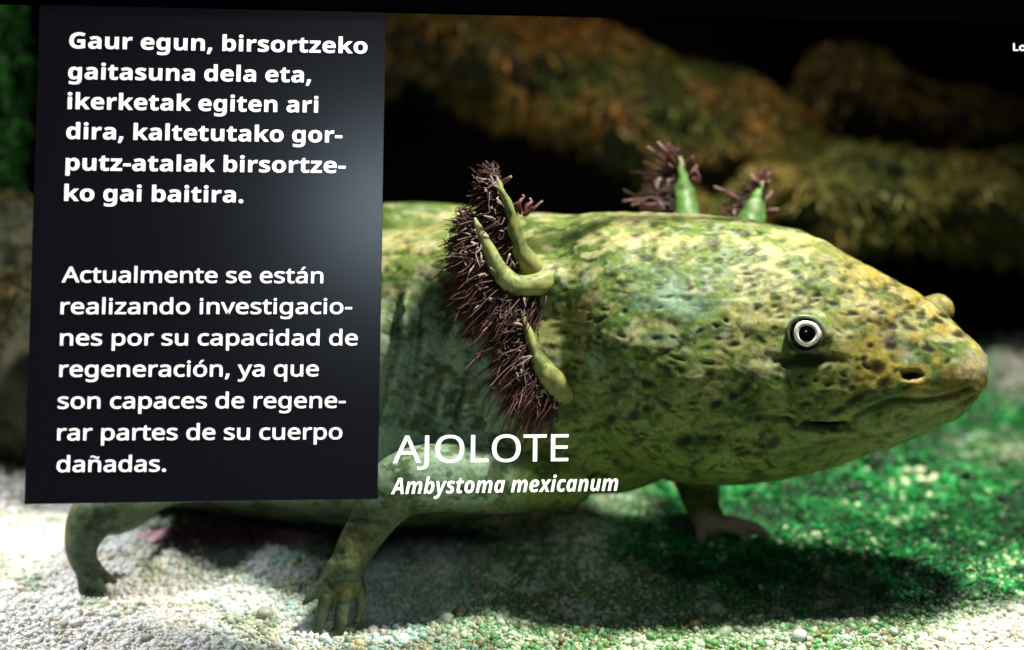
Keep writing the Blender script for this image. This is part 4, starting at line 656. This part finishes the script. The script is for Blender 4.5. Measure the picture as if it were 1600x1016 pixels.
GL = json.loads(GLYPHS)
def line(name, text, key, l, r_, em, parent, accents=()):
    """one line of lettering set between two baseline points"""
    G = GL[key]; cu = bpy.data.curves.new(name, 'CURVE'); cu.dimensions = '2D'; cu.fill_mode = 'BOTH'; x = 0.0; xmax = 0; xmin = None
    def put(poly, ox, oy=0):
        sp = cu.splines.new('POLY'); sp.points.add(len(poly)-1); sp.use_cyclic_u = True
        for q, (a, b) in zip(sp.points, poly): q.co = (a + ox, b + oy, 0, 1)
    for ch in text:
        base = {'á': 'a', 'ó': 'o', 'ñ': 'n'}.get(ch, ch); adv, polys = G[base]
        for p in polys:
            p = np.array(p, float).reshape(-1, 2)/1000; put(p, x); xmax = x + p[:, 0].max() if xmin is not None else p[:, 0].max()
            xmin = p[:, 0].min() if xmin is None else xmin
        if ch in 'áó': put(np.array([[.235,.605],[.30,.605],[.43,.755],[.43,.77],[.315,.77]]) + [adv/1000/2 - .29, 0], x)
        if ch == 'ñ':
            t = np.linspace(0, 1, 14); m = np.stack([.15 + .33*t, .675 + .035*np.sin(2*np.pi*t)], 1); put(np.vstack([m + [0, .037], (m - [0, .037])[::-1]]) + [adv/1000/2 - .315, 0], x)
        x += adv/1000
    cu.extrude = 0.012
    tmp = bpy.data.objects.new('t', cu); COL.objects.link(tmp); dg = bpy.context.evaluated_depsgraph_get(); me = bpy.data.meshes.new_from_object(tmp.evaluated_get(dg))
    bpy.data.objects.remove(tmp); bpy.data.curves.remove(cu); me.name = name
    A, B = on_plane(*l, 1.2), on_plane(*r_, 1.2); ex = (B - A)/(xmax - xmin)
    cs = np.array([w.co[:] for w in me.vertices]); Wd = A + (cs[:, :1] - xmin)*ex + cs[:, 1:2]*v*em*S + cs[:, 2:3]*nrm*em*S
    me.vertices.foreach_set('co', Wd.astype(np.float32).ravel()); me.update(); me.materials.clear(); me.materials.append(M_white)
    o = bpy.data.objects.new(name, me); COL.objects.link(o)
    if parent is not None: o.parent = parent; o.matrix_parent_inverse = Matrix.Translation(parent.location).inverted()
    return o
for t, l, r_ in (("Gaur egun, birsortzeko", (108,75.3), (567.5,83.6)), ("gaitasuna dela eta,", (106.3,123.5), (486,129)), ("ikerketak egiten ari", (105.3,170.3), (496.8,175.9)),
                 ("dira, kaltetutako gor-", (103.4,217), (534.8,222.9)), ("putz-atalak birsortze-", (102.4,266), (540,270.5)), ("ko gai baitira.", (100.2,313.8), (380,316.4))):
    line('text_line', t, 'b', l, r_, 34.5, panel)['label'] = 'bold white line reading ' + t
for t, l, r_ in (("Actualmente se están", (96.2,441), (505,442.4)), ("realizando investigacio-", (94.4,490.6), (550,490.4)), ("nes por su capacidad de", (93.7,539.6), (554,539.4)), ("regeneración, ya que", (92.6,588.7), (493,587.8)),
                 ("son capaces de regene-", (90,638.4), (540,637.2)), ("rar partes de su cuerpo", (89.3,688), (530,686.2)), ("dañadas.", (88.2,737.4), (259.3,736.6))):
    line('text_line', t, 'r', l, r_, 33, panel)['label'] = 'white line reading ' + t
ttl = empty('title_lettering', on_plane(700, 775)); tag(ttl, 'white lettering AJOLOTE above the italic species name beside the panel', 'lettering')
line('title', "AJOLOTE", 't', (613.5,723.6), (887.8,720.4), 59.5, ttl)
line('species_name', "Ambystoma mexicanum", 'x', (610.7,772.3), (965.7,766.9), 35.5, ttl)
cap = line('caption_lettering', "Lo", 't', (1583.5,79), (1600.5,79.3), 16.5, None)
tag(cap, 'tiny white caption letters cut off at the upper right edge', 'lettering')

# room lamp whose glow is mirrored in the panel
gp = on_plane(606, 325); ray = gp - np.array([0, -D*S, 0]); ray /= np.linalg.norm(ray); rf = ray - 2*(ray @ nrm)*nrm
lamp('room_lamp', 'AREA', tuple(gp + rf*2.2), tuple(gp), 1.7, (0.66, 0.84, 1.0), shape='DISK', size=0.22)
